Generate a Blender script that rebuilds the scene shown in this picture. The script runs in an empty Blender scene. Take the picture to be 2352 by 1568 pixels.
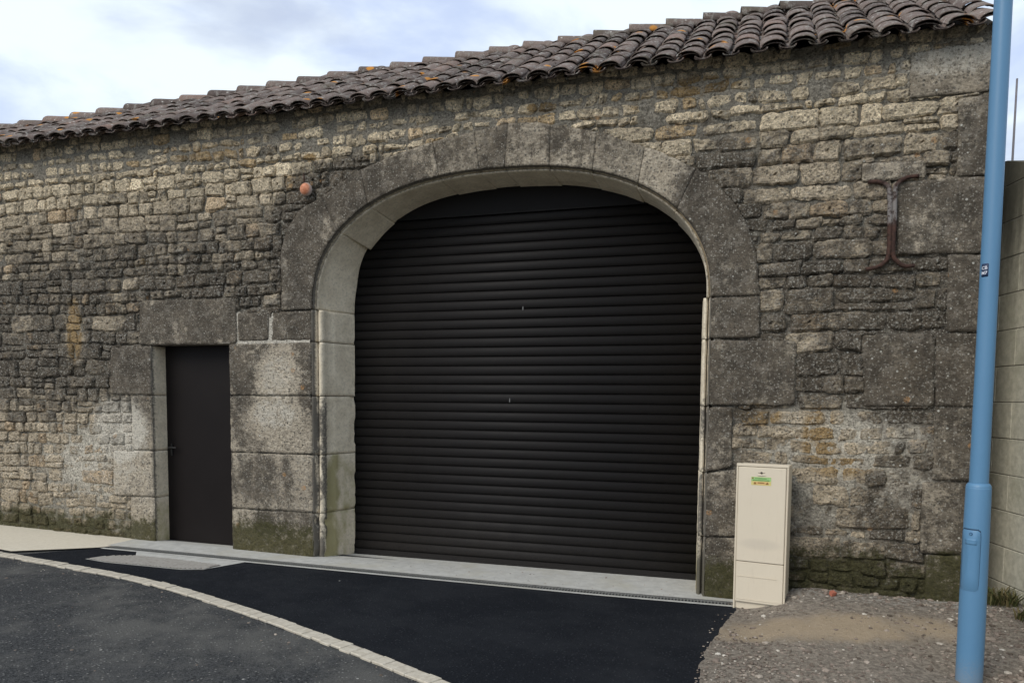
import bpy, bmesh, math, random
import numpy as np
from mathutils import Matrix, Vector
random.seed(7)
rng = np.random.default_rng(7)
R = math.radians
SC = bpy.context.scene
COL = SC.collection

# ------------------------------------------------------------------ camera
cd = bpy.data.cameras.new('camera'); cam = bpy.data.objects.new('camera', cd); COL.objects.link(cam)
RT = Vector((0.95131537, 0.30809755, 0.00865795)); UP = Vector((-0.02934165, 0.06256428, 0.99760953))
FW = Vector((-0.30681937, 0.94929532, -0.06855845))
CAM = Vector((5.11165, -6.49941, 1.57657))
M = Matrix((RT, UP, -FW)).transposed().to_4x4(); M.translation = CAM
cam.matrix_world = M
cd.sensor_width = 36; cd.lens = 36 * 1750 / 2352; cd.shift_y = 0.10687
cd.clip_start = .05; cd.clip_end = 2000
SC.camera = cam

# ------------------------------------------------------------------ node helper
class NT:
    def __init__(s, nt): s.nt = nt; nt.nodes.clear()
    def n(s, t, ins=None, **kw):
        nd = s.nt.nodes.new(t)
        for k, v in kw.items(): setattr(nd, k, v)
        for k, v in (ins or {}).items():
            sock = nd.inputs[k]
            if isinstance(v, bpy.types.NodeSocket): s.nt.links.new(v, sock)
            else: sock.default_value = v
        return nd
    def m(s, op, a, b=0., c=0., clamp=False):
        return s.n('ShaderNodeMath', {0: a, 1: b, 2: c}, operation=op, use_clamp=clamp).outputs[0]
    def step(s, x, lo, hi):
        return s.n('ShaderNodeMapRange', {0: x, 1: lo, 2: hi}, interpolation_type='SMOOTHSTEP').outputs[0]
    def mix(s, f, a, b, bt='MIX'):
        nd = s.n('ShaderNodeMix', data_type='RGBA', blend_type=bt)
        for i, v in ((0, f), (6, a), (7, b)):
            if isinstance(v, bpy.types.NodeSocket): s.nt.links.new(v, nd.inputs[i])
            else: nd.inputs[i].default_value = v if i == 0 or len(v) == 4 else (*v, 1)
        return nd.outputs[2]
    def noise(s, vec, scale, detail=4, rough=.6, col=False, dist=0.):
        return s.n('ShaderNodeTexNoise', {'Vector': vec, 'Scale': scale, 'Detail': detail, 'Roughness': rough, 'Distortion': dist}).outputs[1 if col else 0]
    def vor(s, vec, scale):
        v = s.n('ShaderNodeTexVoronoi', {'Vector': vec, 'Scale': scale})
        r = s.n('ShaderNodeSeparateColor', {0: v.outputs['Color']})
        return v.outputs['Distance'], r.outputs[0], r.outputs[1]
    def scale(s, vec, v):
        return s.n('ShaderNodeVectorMath', {0: vec, 1: v}, operation='MULTIPLY').outputs[0]
    def bump(s, h, dist=.01, st=.6):
        return s.n('ShaderNodeBump', {'Height': h, 'Distance': dist, 'Strength': st}).outputs[0]
    def out(s, col, rough=.9, nrm=None, spec=.25, metal=0.):
        ins = {'Base Color': col if isinstance(col, bpy.types.NodeSocket) else (*col, 1), 'Roughness': rough, 'Metallic': metal, 'Specular IOR Level': spec}
        if nrm is not None: ins['Normal'] = nrm
        b = s.n('ShaderNodeBsdfPrincipled', ins)
        s.n('ShaderNodeOutputMaterial', {0: b.outputs[0]})
def mat(name):
    m = bpy.data.materials.new(name); m.use_nodes = True
    return m, NT(m.node_tree)

# ------------------------------------------------------------------ sky, sun, exposure
W = bpy.data.worlds.new('World'); SC.world = W; W.use_nodes = True
w = NT(W.node_tree)
SUN_AZ, SUN_EL = R(210), R(39)          # the veiled sun stands behind the camera, a little to its left
sky = w.n('ShaderNodeTexSky', sky_type='NISHITA', sun_disc=False, sun_elevation=SUN_EL, sun_rotation=SUN_AZ, air_density=1., dust_density=1.2)
tc = w.n('ShaderNodeTexCoord').outputs['Generated']
wv = w.scale(tc, (1., 1., 2.2))
c1 = w.noise(wv, 3.4, 7, .52, dist=.3)
c2 = w.noise(w.n('ShaderNodeVectorMath', {0: wv, 1: (3.1, 7.7, 1.3)}, operation='ADD').outputs[0], 2.4, 6, .5, dist=.2)
bright = w.step(c1, .36, .56)
cloud = w.mix(bright, (5.0, 5.9, 7.9, 1), (7.9, 8.7, 9.2, 1))
cloud = w.mix(w.m('MULTIPLY', w.step(c2, .50, .64), .75), cloud, (4.3, 4.9, 6.3, 1))
skyc = w.mix(.86, sky.outputs[0], cloud)
bg = w.n('ShaderNodeBackground', {0: skyc, 1: .1})
w.n('ShaderNodeOutputWorld', {0: bg.outputs[0]})
sl = bpy.data.lights.new('sun', 'SUN'); so = bpy.data.objects.new('sun', sl); COL.objects.link(so)
sl.energy = 1.5; sl.angle = R(30); sl.color = (1., .94, .85)
sdir = Vector((math.sin(SUN_AZ) * math.cos(SUN_EL), math.cos(SUN_AZ) * math.cos(SUN_EL), math.sin(SUN_EL)))
so.rotation_euler = sdir.to_track_quat('Z', 'Y').to_euler(); so.location = (0, -10, 12)
SC.view_settings.view_transform = 'Standard'; SC.view_settings.look = 'None'
SC.view_settings.exposure = 0.43; SC.view_settings.gamma = 1; SC.view_settings.use_curve_mapping = False

# ------------------------------------------------------------------ numpy noise
def _h(ix, iy, s):
    n = (ix.astype(np.int64) * 374761393 + iy.astype(np.int64) * 668265263 + s * 2147483647) & 0xffffffff
    n = ((n ^ (n >> 13)) * 1274126177) & 0xffffffff
    return ((n ^ (n >> 16)) & 0xffff) / 65535.
def vn(x, y, s=0):
    x = np.asarray(x, float); y = np.asarray(y, float)
    ix = np.floor(x); iy = np.floor(y); fx = x - ix; fy = y - iy
    fx = fx * fx * (3 - 2 * fx); fy = fy * fy * (3 - 2 * fy)
    a = _h(ix, iy, s); b = _h(ix + 1, iy, s); c = _h(ix, iy + 1, s); d = _h(ix + 1, iy + 1, s)
    return (a * (1 - fx) + b * fx) * (1 - fy) + (c * (1 - fx) + d * fx) * fy
def fbm(x, y, s=0, o=4, r=.55):
    t = 0; a = 1; n = 0
    for i in range(o):
        t = t + a * vn(np.asarray(x) * 2 ** i, np.asarray(y) * 2 ** i, s + i * 17); n += a; a *= r
    return t / n
def ss(x, lo, hi):
    t = np.clip((np.asarray(x, float) - lo) / (hi - lo), 0, 1); return t * t * (3 - 2 * t)
def ell(x, z, cx, cz, rx, rz, soft=.5):
    d = np.sqrt(((x - cx) / rx) ** 2 + ((z - cz) / rz) ** 2); return 1 - ss(d, 1 - soft, 1 + soft)
def inpoly(x, y, P):
    x = np.asarray(x, float); y = np.asarray(y, float); r = np.zeros(x.shape, bool); n = len(P)
    for i in range(n):
        x1, y1 = P[i]; x2, y2 = P[(i + 1) % n]
        if y1 == y2: continue
        r ^= ((y1 > y) != (y2 > y)) & (x < (x2 - x1) * (y - y1) / (y2 - y1) + x1)
    return r

# ------------------------------------------------------------------ object helpers
def link(name, me, parent=None, mat_=None, kind=None, smooth=None):
    o = bpy.data.objects.new(name, me); COL.objects.link(o)
    if parent is not None: o.parent = parent
    if mat_ is not None and not me.materials: me.materials.append(mat_)
    if kind: o['kind'] = kind
    if smooth is not None: me.shade_smooth() if smooth else me.shade_flat()
    return o
def mesh(name, V, F, tint=None, mask=None, smooth=True):
    me = bpy.data.meshes.new(name); me.from_pydata([tuple(v) for v in V], [], [tuple(f) for f in F])
    if smooth: me.polygons.foreach_set('use_smooth', [True] * len(me.polygons))
    for nm, arr in (('tint', tint), ('mask', mask)):
        if arr is not None:
            at = me.attributes.new(nm, 'FLOAT_COLOR', 'POINT'); at.data.foreach_set('color', np.asarray(arr, np.float32).ravel())
    me.update(); return me
def thing(name, label, cat, loc=(0, 0, 0), rot=0, group=None):
    o = bpy.data.objects.new(name, None); COL.objects.link(o); o.location = loc; o.rotation_euler = (0, 0, rot)
    o.empty_display_size = .2; o['label'] = label; o['category'] = cat
    if group: o['group'] = group
    return o
def tag(o, label, cat, group=None):
    o['label'] = label; o['category'] = cat
    if group: o['group'] = group
    return o
def box_vf(x0, x1, y0, y1, z0, z1):
    V = [(x0, y0, z0), (x1, y0, z0), (x1, y1, z0), (x0, y1, z0), (x0, y0, z1), (x1, y0, z1), (x1, y1, z1), (x0, y1, z1)]
    return V, [(0, 3, 2, 1), (4, 5, 6, 7), (0, 1, 5, 4), (1, 2, 6, 5), (2, 3, 7, 6), (3, 0, 4, 7)]
def bevel_box(name, x0, x1, y0, y1, z0, z1, bev, mt, parent=None, seg=2):
    V, F = box_vf(x0, x1, y0, y1, z0, z1); bm = bmesh.new(); vs = [bm.verts.new(v) for v in V]
    for f in F: bm.faces.new([vs[i] for i in f])
    if bev: bmesh.ops.bevel(bm, geom=bm.edges[:], offset=bev, segments=seg, affect='EDGES')
    me = bpy.data.meshes.new(name); bm.to_mesh(me); bm.free()
    return link(name, me, parent, mt)
class Acc:
    def __init__(s): s.V = []; s.F = []; s.T = []; s.K = []; s.n = 0
    def add(s, V, F, T=None, K=None):
        V = np.asarray(V, float); s.V.append(V); F = np.asarray(F, int); s.F.extend((F + s.n).tolist()); s.n += len(V)
        if T is not None: s.T.append(T); s.K.append(K)
    def mesh(s, name, smooth=True):
        return mesh(name, np.concatenate(s.V), s.F, np.concatenate(s.T) if s.T else None, np.concatenate(s.K) if s.K else None, smooth)
def gridF(nu, nv):
    i = np.arange(nu - 1)[:, None]; j = np.arange(nv - 1)[None, :]; a = (i * nv + j).ravel()
    return np.stack([a, a + nv, a + nv + 1, a + 1], 1)

# ------------------------------------------------------------------ metric plan of the facade (metres; X along wall, Z up, face at Y=0)
XC, HA, ZS, RI, NE = 2.8375, 1.87, 2.42, 1.185, 2.35
def arch(th, d=0.):
    c, s = np.cos(th), np.sin(th)
    return XC - (HA - d) * np.sign(c) * np.abs(c) ** (2 / NE), ZS + (RI - d) * np.abs(s) ** (2 / NE)
TH = np.linspace(0, math.pi, 121); AX, AZ = arch(TH)
EXT = np.array([(.63, 2.42), (.627, 3.0), (.70, 3.2), (.838, 3.37), (1.08, 3.475), (1.455, 3.683), (1.853, 3.80), (2.236, 3.885), (2.636, 3.935), (2.949, 3.976), (3.24, 3.955), (3.336, 3.922),
                (3.604, 3.863), (3.804, 3.808), (4.0, 3.72), (4.204, 3.645), (4.415, 3.54), (4.567, 3.455), (4.749, 3.306), (4.875, 3.152), (4.973, 3.0), (5.05, 2.757), (5.09, 2.42)])
OPEN = [(.965, -.5)] + list(zip(AX, AZ)) + [(4.71, -.5)]
ARCHP = [tuple(p) for p in EXT] + list(zip(AX[::-1], AZ[::-1]))
BL = {
'lintel': [(-1.125, 2.105), (0.095, 2.105), (0.095, 2.555), (-1.112, 2.566)],
'sA': [(0.115, 2.13), (0.469, 2.130), (0.473, 2.407), (0.11, 2.408)],
'sB': [(0.504, 2.13), (0.965, 2.122), (0.965, 2.410), (0.509, 2.406)],
'p1': [(0.003, 1.588), (0.965, 1.59), (0.965, 2.105), (0.0, 2.099)],
'p2': [(0.003, 1.012), (0.965, 1.016), (0.965, 1.58), (0.003, 1.578)],
'p3': [(0.005, 0.435), (0.965, 0.441), (0.965, 1.006), (0.003, 1.004)],
'p4': [(0.005, -0.1), (0.965, -0.1), (0.965, 0.432), (0.005, 0.426)],
'd1': [(-1.534, 1.586), (-0.985, 1.581), (-0.99, 2.095), (-1.517, 2.093)],
'd2': [(-1.259, 0.997), (-0.982, 0.996), (-0.985, 1.572), (-1.259, 1.57)],
'd3': [(-1.53, 0.494), (-0.979, 0.504), (-0.983, 0.987), (-1.514, 0.981)],
'd4': [(-1.309, -0.1), (-0.980, -0.1), (-0.98, 0.495), (-1.294, 0.489)],
'g1': [(4.71, 2.085), (5.1, 2.085), (5.09, 2.41), (4.71, 2.412)],
'g2': [(4.71, 1.537), (5.381, 1.544), (5.381, 2.049), (4.71, 2.073)],
'g3': [(4.71, 0.985), (4.909, 1.035), (4.903, 1.525), (4.71, 1.523)],
'g4': [(4.71, 0.445), (5.063, 0.469), (4.944, 1.012), (4.71, 0.973)],
'g5': [(4.71, -0.12), (5.077, -0.12), (5.063, 0.451), (4.71, 0.430)],
'c1': [(6.115, 3.847), (6.70, 3.833), (6.70, 4.189), (6.111, 4.17)],
'c2': [(6.456, 3.246), (6.70, 3.238), (6.70, 3.818), (6.44, 3.802)],
'an': [(5.812, 3.255), (6.251, 3.248), (6.246, 3.377), (5.807, 3.392)],
'big': [(6.078, 2.696), (6.70, 2.676), (6.70, 3.228), (6.054, 3.236)],
'c3': [(6.43, 2.105), (6.70, 2.101), (6.70, 2.663), (6.42, 2.680)],
'b2': [(5.888, 1.54), (6.374, 1.545), (6.357, 2.096), (5.854, 2.095)],
'b3': [(6.386, 1.545), (6.70, 1.545), (6.70, 2.088), (6.366, 2.093)],
'c4': [(6.383, 0.984), (6.70, 0.984), (6.70, 1.532), (6.382, 1.530)],
'c5': [(6.322, 0.418), (6.70, 0.426), (6.70, 0.970), (6.318, 0.968)],
'c6': [(6.374, -.05), (6.70, -.05), (6.70, 0.412), (6.365, 0.408)],
}
DOOR = [(-.98, -.5), (0.0, -.5), (0.0, 2.105), (-.99, 2.105)]
def gz(x): return -.016 * np.clip(x, -20, 20)
def gz2(x, y):
    f = np.clip(np.asarray(y, float) / .45, 0, 1.2); return gz(x) * (1 - f) + f * np.where(np.asarray(x) < .5, -.04, -.058)

# weathering maps: R dark lichen, G moss, B ochre, A lime / pale
def masks(x, z):
    x = np.asarray(x, float); z = np.asarray(z, float)
    wz = z + .25 * (fbm(x * 1.1, z * 1.1, 5) - .5) * 2
    wx = x + .3 * (fbm(x * .9 + 9, z * .9, 8) - .5) * 2
    n = fbm(x * 2.2, z * 2.2, 31)
    left = 1 - ss(x, .8, 2.6)
    D = left * (ss(wz, 1.05, 1.75) * (1 - .80 * ss(wz, 2.6, 3.7)) * .74)
    D += (1 - left) * (.21 + .46 * (1 - ss(wz, 2.3, 3.5)))
    right = ss(x, 4.4, 4.9)
    D -= right * .28 * (1 - ss(wz, 1.2, 1.7)) * ss(wz, .3, .6)
    D += right * .12 * ell(x, z, 6.5, 1.7, .8, .9)
    D *= .60 + .8 * n
    # the dressed blocks carry their own growth
    D = np.maximum(D, .95 * ell(x, z, -.45, 2.36, .75, .27, .25) * (.8 + .3 * n))
    D = np.maximum(D, .98 * ell(x, z, .80, 3.0, .32, .62, .4))
    D = np.maximum(D, .90 * ell(x, z, 1.45, 3.55, .75, .28, .4))
    D = np.maximum(D, .45 * ell(x, z, 3.0, 3.78, 1.2, .22, .5))
    D = np.maximum(D, .90 * ell(x, z, 4.75, 2.95, .36, .75, .5))
    D = np.maximum(D, .85 * ell(x, z, .8, 2.25, .35, .2, .3))
    D = np.maximum(D, .85 * ell(x, z, .16, 1.85, .22, .28, .4))
    D = np.maximum(D, .75 * ell(x, z, .9, 1.95, .10, .25, .4))
    D = np.maximum(D, .80 * ell(x, z, -1.28, 1.85, .30, .28, .3))
    D = np.maximum(D, .65 * ell(x, z, .6, .32, .5, .16, .4))
    D = np.maximum(D, .50 * ell(x, z, .45, .72, .6, .3, .5)); D = np.maximum(D, .42 * ell(x, z, .2, 1.3, .25, .3, .6)); D = np.maximum(D, .45 * ell(x, z, 6.55, 3.5, .2, .35, .4)); D = np.maximum(D, .55 * ell(x, z, 6.03, 3.32, .3, .1, .4)); D = np.maximum(D, .40 * ell(x, z, -1.2, .75, .4, .3, .5))
    D = np.maximum(D, .62 * ell(x, z, 6.35, 2.95, .4, .32, .3))
    D = np.maximum(D, .72 * ell(x, z, 6.58, 1.6, .22, 2.2, .3))
    D = np.maximum(D, .55 * ell(x, z, 6.15, 1.8, .3, .35, .4))
    D = np.maximum(D, .52 * ell(x, z, 4.88, .7, .22, .9, .4))
    D = np.maximum(D, .62 * ell(x, z, 6.05, .75, .25, .35, .6))
    inb = inpoly(x, z, ARCHP)
    for P_ in BL.values(): inb |= inpoly(x, z, P_)
    D = np.where(inb, np.clip(D * (.35 + 1.35 * fbm(x * 4.5 + 3, z * 4.5, 61, 4, .6)) + .30 * (fbm(x * 3, z * 3, 19) - .35) + .7 * (fbm(x * 9, z * 1.3, 23, 4, .6) - .5), 0, 1), D)
    for e in ((-2.02, 2.28, .12, .34), (-1.55, 1.15, .65, .42), (-1.9, .75, .9, .30), (.55, 1.70, .26, .42), (.52, 1.38, .34, .22), (6.42, 4.08, .45, .14), (5.6, 1.25, .42, .28)):
        D = D * (1 - .85 * ell(x, z, *e, .5))
    G = (1 - ss(wz, .04, .40)) * .85 + .15 * (1 - ss(wz, .3, .8))
    G = np.where(x > 4.6, (1 - ss(wz, .18, .52)) * .95 + .12 * (1 - ss(wz, .5, 1.2)), G)
    G = np.maximum(G, .8 * ell(x, z, 6.5, .26, .22, .2, .3))
    G *= .25 + 1.5 * fbm(x * 3.5, z * 5, 77)
    B = np.zeros_like(x)
    for e, v in (((-2.02, 2.28, .10, .34, .4), 1.15), ((-2.06, 1.82, .09, .25, .6), .45), ((5.57, 1.30, .12, .24, .6), .95), ((5.08, 1.46, .20, .09, .4), 1.), ((5.75, 1.08, .25, .1, .6), .7), ((-.2, 4.0, .55, .10, .6), .55),
                 ((4.55, 4.1, .35, .09, .4), .75), ((3.25, 4.08, .13, .05, .3), .9), ((.95, 3.86, .07, .04, .4), .9), ((-1.05, 2.98, .06, .05, .5), .6), ((6.2, 1.75, .2, .25, .6), .35), ((1.4, 3.9, 1.0, .12, .7), .25), ((4.1, 4.02, .12, .08, .4), .5)):
        B = np.maximum(B, v * ell(x, z, *e))
    B = np.maximum(B, .35 * (1 - ss(wz, .0, .45)) * (x < 1.0))
    A = np.zeros_like(x)
    for e, v in (((-1.42, 1.22, .36, .38, .5), .95), ((-1.75, .80, .75, .40, .6), .42), ((.56, 1.78, .22, .30, .6), .45), ((.52, 1.40, .30, .17, .5), .50), ((6.42, 4.10, .42, .13, .5), .60), ((6.22, 1.30, .16, .16, .5), .62),
                 ((6.05, 1.22, .4, .3, .6), .40), ((5.5, 1.45, .5, .18, .6), .35), ((.86, 2.5, .2, .10, .5), .6), ((-.6, 3.02, .07, .06, .4), .9), ((.5, 2.5, .25, .06, .5), .45), ((3.0, 3.9, .7, .08, .6), .3), ((-1.3, .12, .2, .12, .4), .5)):
        A = np.maximum(A, v * ell(x, z, *e))
    A = np.maximum(A, .5 * (np.abs(z - (2.115 + .015 * n)) < .018) * ((x > .05) & (x < .95)))
    A = np.maximum(A, .30 * (1 - ss(wz, .9, 1.15)) * ss(wz, .3, .5) * left)
    return np.stack([np.clip(D, 0, 1), np.clip(G, 0, 1), np.clip(B, 0, 1), np.clip(A, 0, 1)], -1)
def tint_at(x, z, n, dress=0):
    """bare limestone colour of one stone, as albedo"""
    top = float(ss(z, 3.35, 3.85)); r = rng.random()
    a = np.array([.435, .362, .262]); b = np.array([.71, .595, .42])
    c = a * (1 - top) + b * top
    if x > 4.7 and z < 3.7: c = c * .97
    if r < .05 and top > .3: c = np.array([.58, .43, .25])
    elif r < .10: c = c * np.array([1.04, .95, .86])
    elif r > .93: c = c * 1.22
    c = c * rng.uniform(.82, 1.16)
    if dress: c = np.array([.355, .308, .238]) * rng.uniform(.72, 1.15)
    return np.tile(np.append(c, 1.), (n, 1))

# ------------------------------------------------------------------ materials
def stone_mat(name, bump=.012, fine=1., spots=1., pale=(.53, .62, .72), con=(.36, 1.72)):
    m, t = mat(name)
    P = t.n('ShaderNodeNewGeometry').outputs['Position']
    ti = t.n('ShaderNodeAttribute', attribute_name='tint').outputs['Color']
    mk = t.n('ShaderNodeAttribute', attribute_name='mask'); sp = t.n('ShaderNodeSeparateColor', {0: mk.outputs['Color']})
    D, G, B, A = sp.outputs[0], sp.outputs[1], sp.outputs[2], mk.outputs['Alpha']
    nA = t.noise(P, 13, 8, .66); nB = t.noise(P, 62, 6, .80); nC = t.noise(t.scale(P, (1, 1, 1.6)), 31, 6, .7); nD = t.noise(P, 4.5, 5, .6)
    col = t.mix(1., ti, t.n('ShaderNodeMapRange', {0: nC, 1: .30, 2: .70, 3: .42, 4: 1.62}).outputs[0], 'MULTIPLY')
    col = t.mix(t.m('MULTIPLY', t.step(nD, .5, .7), .35), col, (.40, .33, .24))
    # dark pitting
    dp, r1, r2 = t.vor(P, 34)
    pit = t.m('MULTIPLY', t.m('LESS_THAN', t.m('ADD', dp, t.m('MULTIPLY', nB, .2)), .42), t.m('GREATER_THAN', r1, .76))
    col = t.mix(t.m('MULTIPLY', pit, .65 * fine), col, (.09, .085, .075))
    def thr(msk, na, nb, gain=2.6, off=.5):
        a = t.m('MULTIPLY_ADD', t.m('SUBTRACT', nA, .5), na, msk); a = t.m('MULTIPLY_ADD', t.m('SUBTRACT', nB, .5), nb, a)
        return t.m('MULTIPLY_ADD', t.m('SUBTRACT', a, off), gain, .5, clamp=True)
    col = t.mix(thr(B, 1.0, .9, 2.6, .42), col, t.mix(nC, (.24, .155, .07), (.46, .33, .17)))
    col = t.mix(t.m('MULTIPLY', thr(A, 1.4, 1.0), .85), col, (.56, .52, .44))
    fd = thr(D, 1.7, 2.3, 2.8, .44)
    dk = t.mix(t.step(nD, .35, .65), (.052, .044, .035), (.104, .087, .067))
    nF = t.noise(t.n('ShaderNodeVectorMath', {0: P, 1: (9.3, 4.2, 1.1)}, operation='ADD').outputs[0], 10, 6, .72)
    dk = t.mix(t.m('MULTIPLY', t.step(nF, .50, .62), .55), dk, (.21, .187, .155))
    col = t.mix(t.m('MULTIPLY', fd, .93), col, dk)
    # pale crustose lichen inside the dark growth
    nE = t.noise(t.n('ShaderNodeVectorMath', {0: P, 1: (5.3, 2.2, 8.1)}, operation='ADD').outputs[0], 48, 4, .7)
    col = t.mix(t.m('MULTIPLY', t.step(nE, pale[0], pale[1]), t.m('MULTIPLY', t.m('ADD', D, .2), pale[2], clamp=True)), col, (.36, .345, .30))
    d2, r3, r4 = t.vor(P, 17)
    px_ = t.n('ShaderNodeSeparateXYZ', {0: P}).outputs[0]
    dens = t.m('MULTIPLY_ADD', t.step(px_, 4.3, 6.5), -.26, .975)
    ws = t.m('MULTIPLY', t.step(t.m('ADD', d2, t.m('MULTIPLY', nB, .25)), .30, .22), t.m('GREATER_THAN', r3, dens))
    col = t.mix(t.m('MULTIPLY', ws, .85), col, (.55, .54, .48))
    d3, r5, r6 = t.vor(t.n('ShaderNodeVectorMath', {0: P, 1: (1.7, 0, 3.3)}, operation='ADD').outputs[0], 9)
    os_ = t.m('MULTIPLY', t.m('MULTIPLY', t.step(d3, .26, .18), t.m('GREATER_THAN', r5, .958)), t.step(nB, .40, .55))
    col = t.mix(t.m('MULTIPLY', os_, .7), col, (.36, .20, .085))
    d4, r7, r8 = t.vor(P, 58); fl = t.m('MULTIPLY', t.step(d4, .42, .28), t.m('GREATER_THAN', r7, .80)); col = t.mix(t.m('MULTIPLY', fl, .55), col, (.40, .375, .32))
    d5, r9, r10 = t.vor(t.n('ShaderNodeVectorMath', {0: P, 1: (2.9, 1.1, 4.3)}, operation='ADD').outputs[0], 52); fk = t.m('MULTIPLY', t.step(d5, .45, .30), t.m('GREATER_THAN', r9, .78)); col = t.mix(t.m('MULTIPLY', fk, .60), col, (.050, .045, .038))
    fg = thr(G, 1.5, 1.8, 2.0, .62)
    col = t.mix(t.m('MULTIPLY', fg, .92), col, t.mix(nC, (.017, .018, .008), (.095, .088, .038)))
    h = t.m('ADD', t.m('MULTIPLY', nA, 1.0), t.m('ADD', t.m('MULTIPLY', nC, .9), t.m('MULTIPLY', nB, .45)))
    col = t.mix(1., col, t.n('ShaderNodeMapRange', {0: nB, 1: .35, 2: .65, 3: con[0], 4: con[1]}).outputs[0], 'MULTIPLY')  # speckle plus cavity shade painted in: bump hollows darker, raised grains lighter
    h = t.m('SUBTRACT', h, t.m('MULTIPLY', pit, .25))
    t.out(col, .93, t.bump(h, bump, 1.), .15)
    return m
M_RUB = stone_mat('rubble_limestone', .034)
M_ASH = stone_mat('dressed_limestone', .015, 1.2, 2, (.57, .66, .62), (.60, 1.38))
M_MOR = stone_mat('lime_mortar', .018, .5)
def clean_stone(name, c1, c2):
    m, t = mat(name)
    P = t.n('ShaderNodeNewGeometry').outputs['Position']
    mk = t.n('ShaderNodeAttribute', attribute_name='mask'); sp = t.n('ShaderNodeSeparateColor', {0: mk.outputs['Color']})
    nA = t.noise(P, 7, 7, .62); nB = t.noise(P, 40, 5, .7)
    col = t.mix(t.step(nA, .3, .7), c1, c2)
    col = t.mix(t.m('MULTIPLY', t.step(nB, .45, .68), .35), col, (.20, .18, .14))
    g = t.m('MULTIPLY_ADD', t.m('ADD', t.m('MULTIPLY', t.m('SUBTRACT', nA, .5), 1.5), sp.outputs[1]), 2.0, -.5, clamp=True)
    col = t.mix(t.m('MULTIPLY', g, .8), col, t.mix(nB, (.13, .115, .04), (.36, .32, .13)))
    d = t.m('MULTIPLY_ADD', t.m('ADD', t.m('MULTIPLY', t.m('SUBTRACT', nB, .5), 1.5), sp.outputs[0]), 2.2, -.6, clamp=True)
    col = t.mix(t.m('MULTIPLY', d, .85), col, (.07, .065, .06))
    t.out(col, .9, t.bump(t.m('ADD', nA, t.m('MULTIPLY', nB, .5)), .006, .7), .2)
    return m
M_REV = clean_stone('reveal_limestone', (.60, .52, .39), (.75, .665, .515))
M_CORE = clean_stone('plain_render', (.25, .23, .2), (.3, .28, .25))

def simple(name, c, rough=.5, spec=.4, nscale=30, namt=.12, bmp=.0, metal=0.):
    m, t = mat(name); P = t.n('ShaderNodeNewGeometry').outputs['Position']
    n = t.noise(P, nscale, 5, .6)
    f = t.n('ShaderNodeMapRange', {0: n, 1: .3, 2: .7, 3: 1 - namt, 4: 1 + namt}).outputs[0]
    col = t.mix(1., (*c, 1), f, 'MULTIPLY')
    t.out(col, rough, t.bump(n, bmp, .6) if bmp else None, spec, metal)
    return m
def gate_mat():
    m, t = mat('anthracite_lacquer'); P = t.n('ShaderNodeNewGeometry').outputs['Position']
    n = t.noise(t.scale(P, (1, 1, .35)), 5, 6, .65); n2 = t.noise(P, 130, 3, .7); z = t.n('ShaderNodeSeparateXYZ', {0: P}).outputs[2]
    col = t.mix(n, (.0095, .0088, .0088), (.0135, .0122, .0120))
    f = t.m('MULTIPLY', t.step(t.m('ADD', z, t.m('MULTIPLY', n, .9)), 1.15, .35), .35)
    col = t.mix(t.m('MULTIPLY', f, t.step(n2, .3, .7)), col, (.050, .044, .038))
    t.out(col, t.m('MULTIPLY_ADD', n, .25, .47), None, .14); return m
M_GATE = gate_mat()
M_DOOR = simple('brown_black_lacquer', (.0105, .0082, .0078), .5, .14, 2, .15)
M_STEEL = simple('dark_metal', (.05, .05, .05), .35, .6, 40, .1, metal=.7)
M_WOOD = simple('roof_boarding', (.10, .08, .06), .9, .1, 20, .3)

def pole_mat():
    m, t = mat('blue_enamel'); P = t.n('ShaderNodeNewGeometry').outputs['Position']
    n = t.noise(t.scale(P, (1, 1, .25)), 9, 5, .6); n2 = t.noise(P, 90, 4, .6)
    col = t.mix(n, (.088, .205, .345), (.100, .235, .385))
    z = t.n('ShaderNodeSeparateXYZ', {0: P}).outputs[2]
    g = t.m('MULTIPLY', t.step(t.m('ADD', z, t.m('MULTIPLY', n2, .25)), .22, -.02), .55)
    col = t.mix(g, col, (.22, .24, .25))
    t.out(col, t.m('MULTIPLY_ADD', n2, .2, .34), t.bump(n2, .0006, .5), .45)
    return m
M_POLE = pole_mat()

def cab_mat():
    m, t = mat('cream_polyester'); P = t.n('ShaderNodeNewGeometry').outputs['Position']
    n = t.noise(P, 6, 5, .6); n2 = t.noise(t.scale(P, (1, 1, .15)), 50, 4, .6)
    col = t.mix(n, (.62, .545, .425), (.66, .585, .46))
    col = t.mix(t.m('MULTIPLY', t.step(n2, .55, .75), .12), col, (.40, .34, .26))
    oc = t.n('ShaderNodeTexCoord').outputs['Object']; s = t.n('ShaderNodeSeparateXYZ', {0: oc})
    # scuffed grey smudge low on the door
    dx = t.m('MULTIPLY', t.m('SUBTRACT', s.outputs[0], .19), 6.5); dz = t.m('MULTIPLY', t.m('SUBTRACT', s.outputs[2], .555), 22.)
    r = t.m('ADD', t.m('MULTIPLY', dx, dx), t.m('MULTIPLY', dz, dz))
    col = t.mix(t.m('MULTIPLY', t.step(r, 1.6, .0), .22), col, (.34, .30, .26))
    sp = t.m('MULTIPLY', t.step(t.m('ADD', s.outputs[2], t.m('MULTIPLY', n, .12)), .12, .02), .35)
    col = t.mix(sp, col, (.30, .24, .17))
    t.out(col, .5, t.bump(n2, .0008, .4), .4)
    return m
M_CAB = cab_mat()

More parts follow.
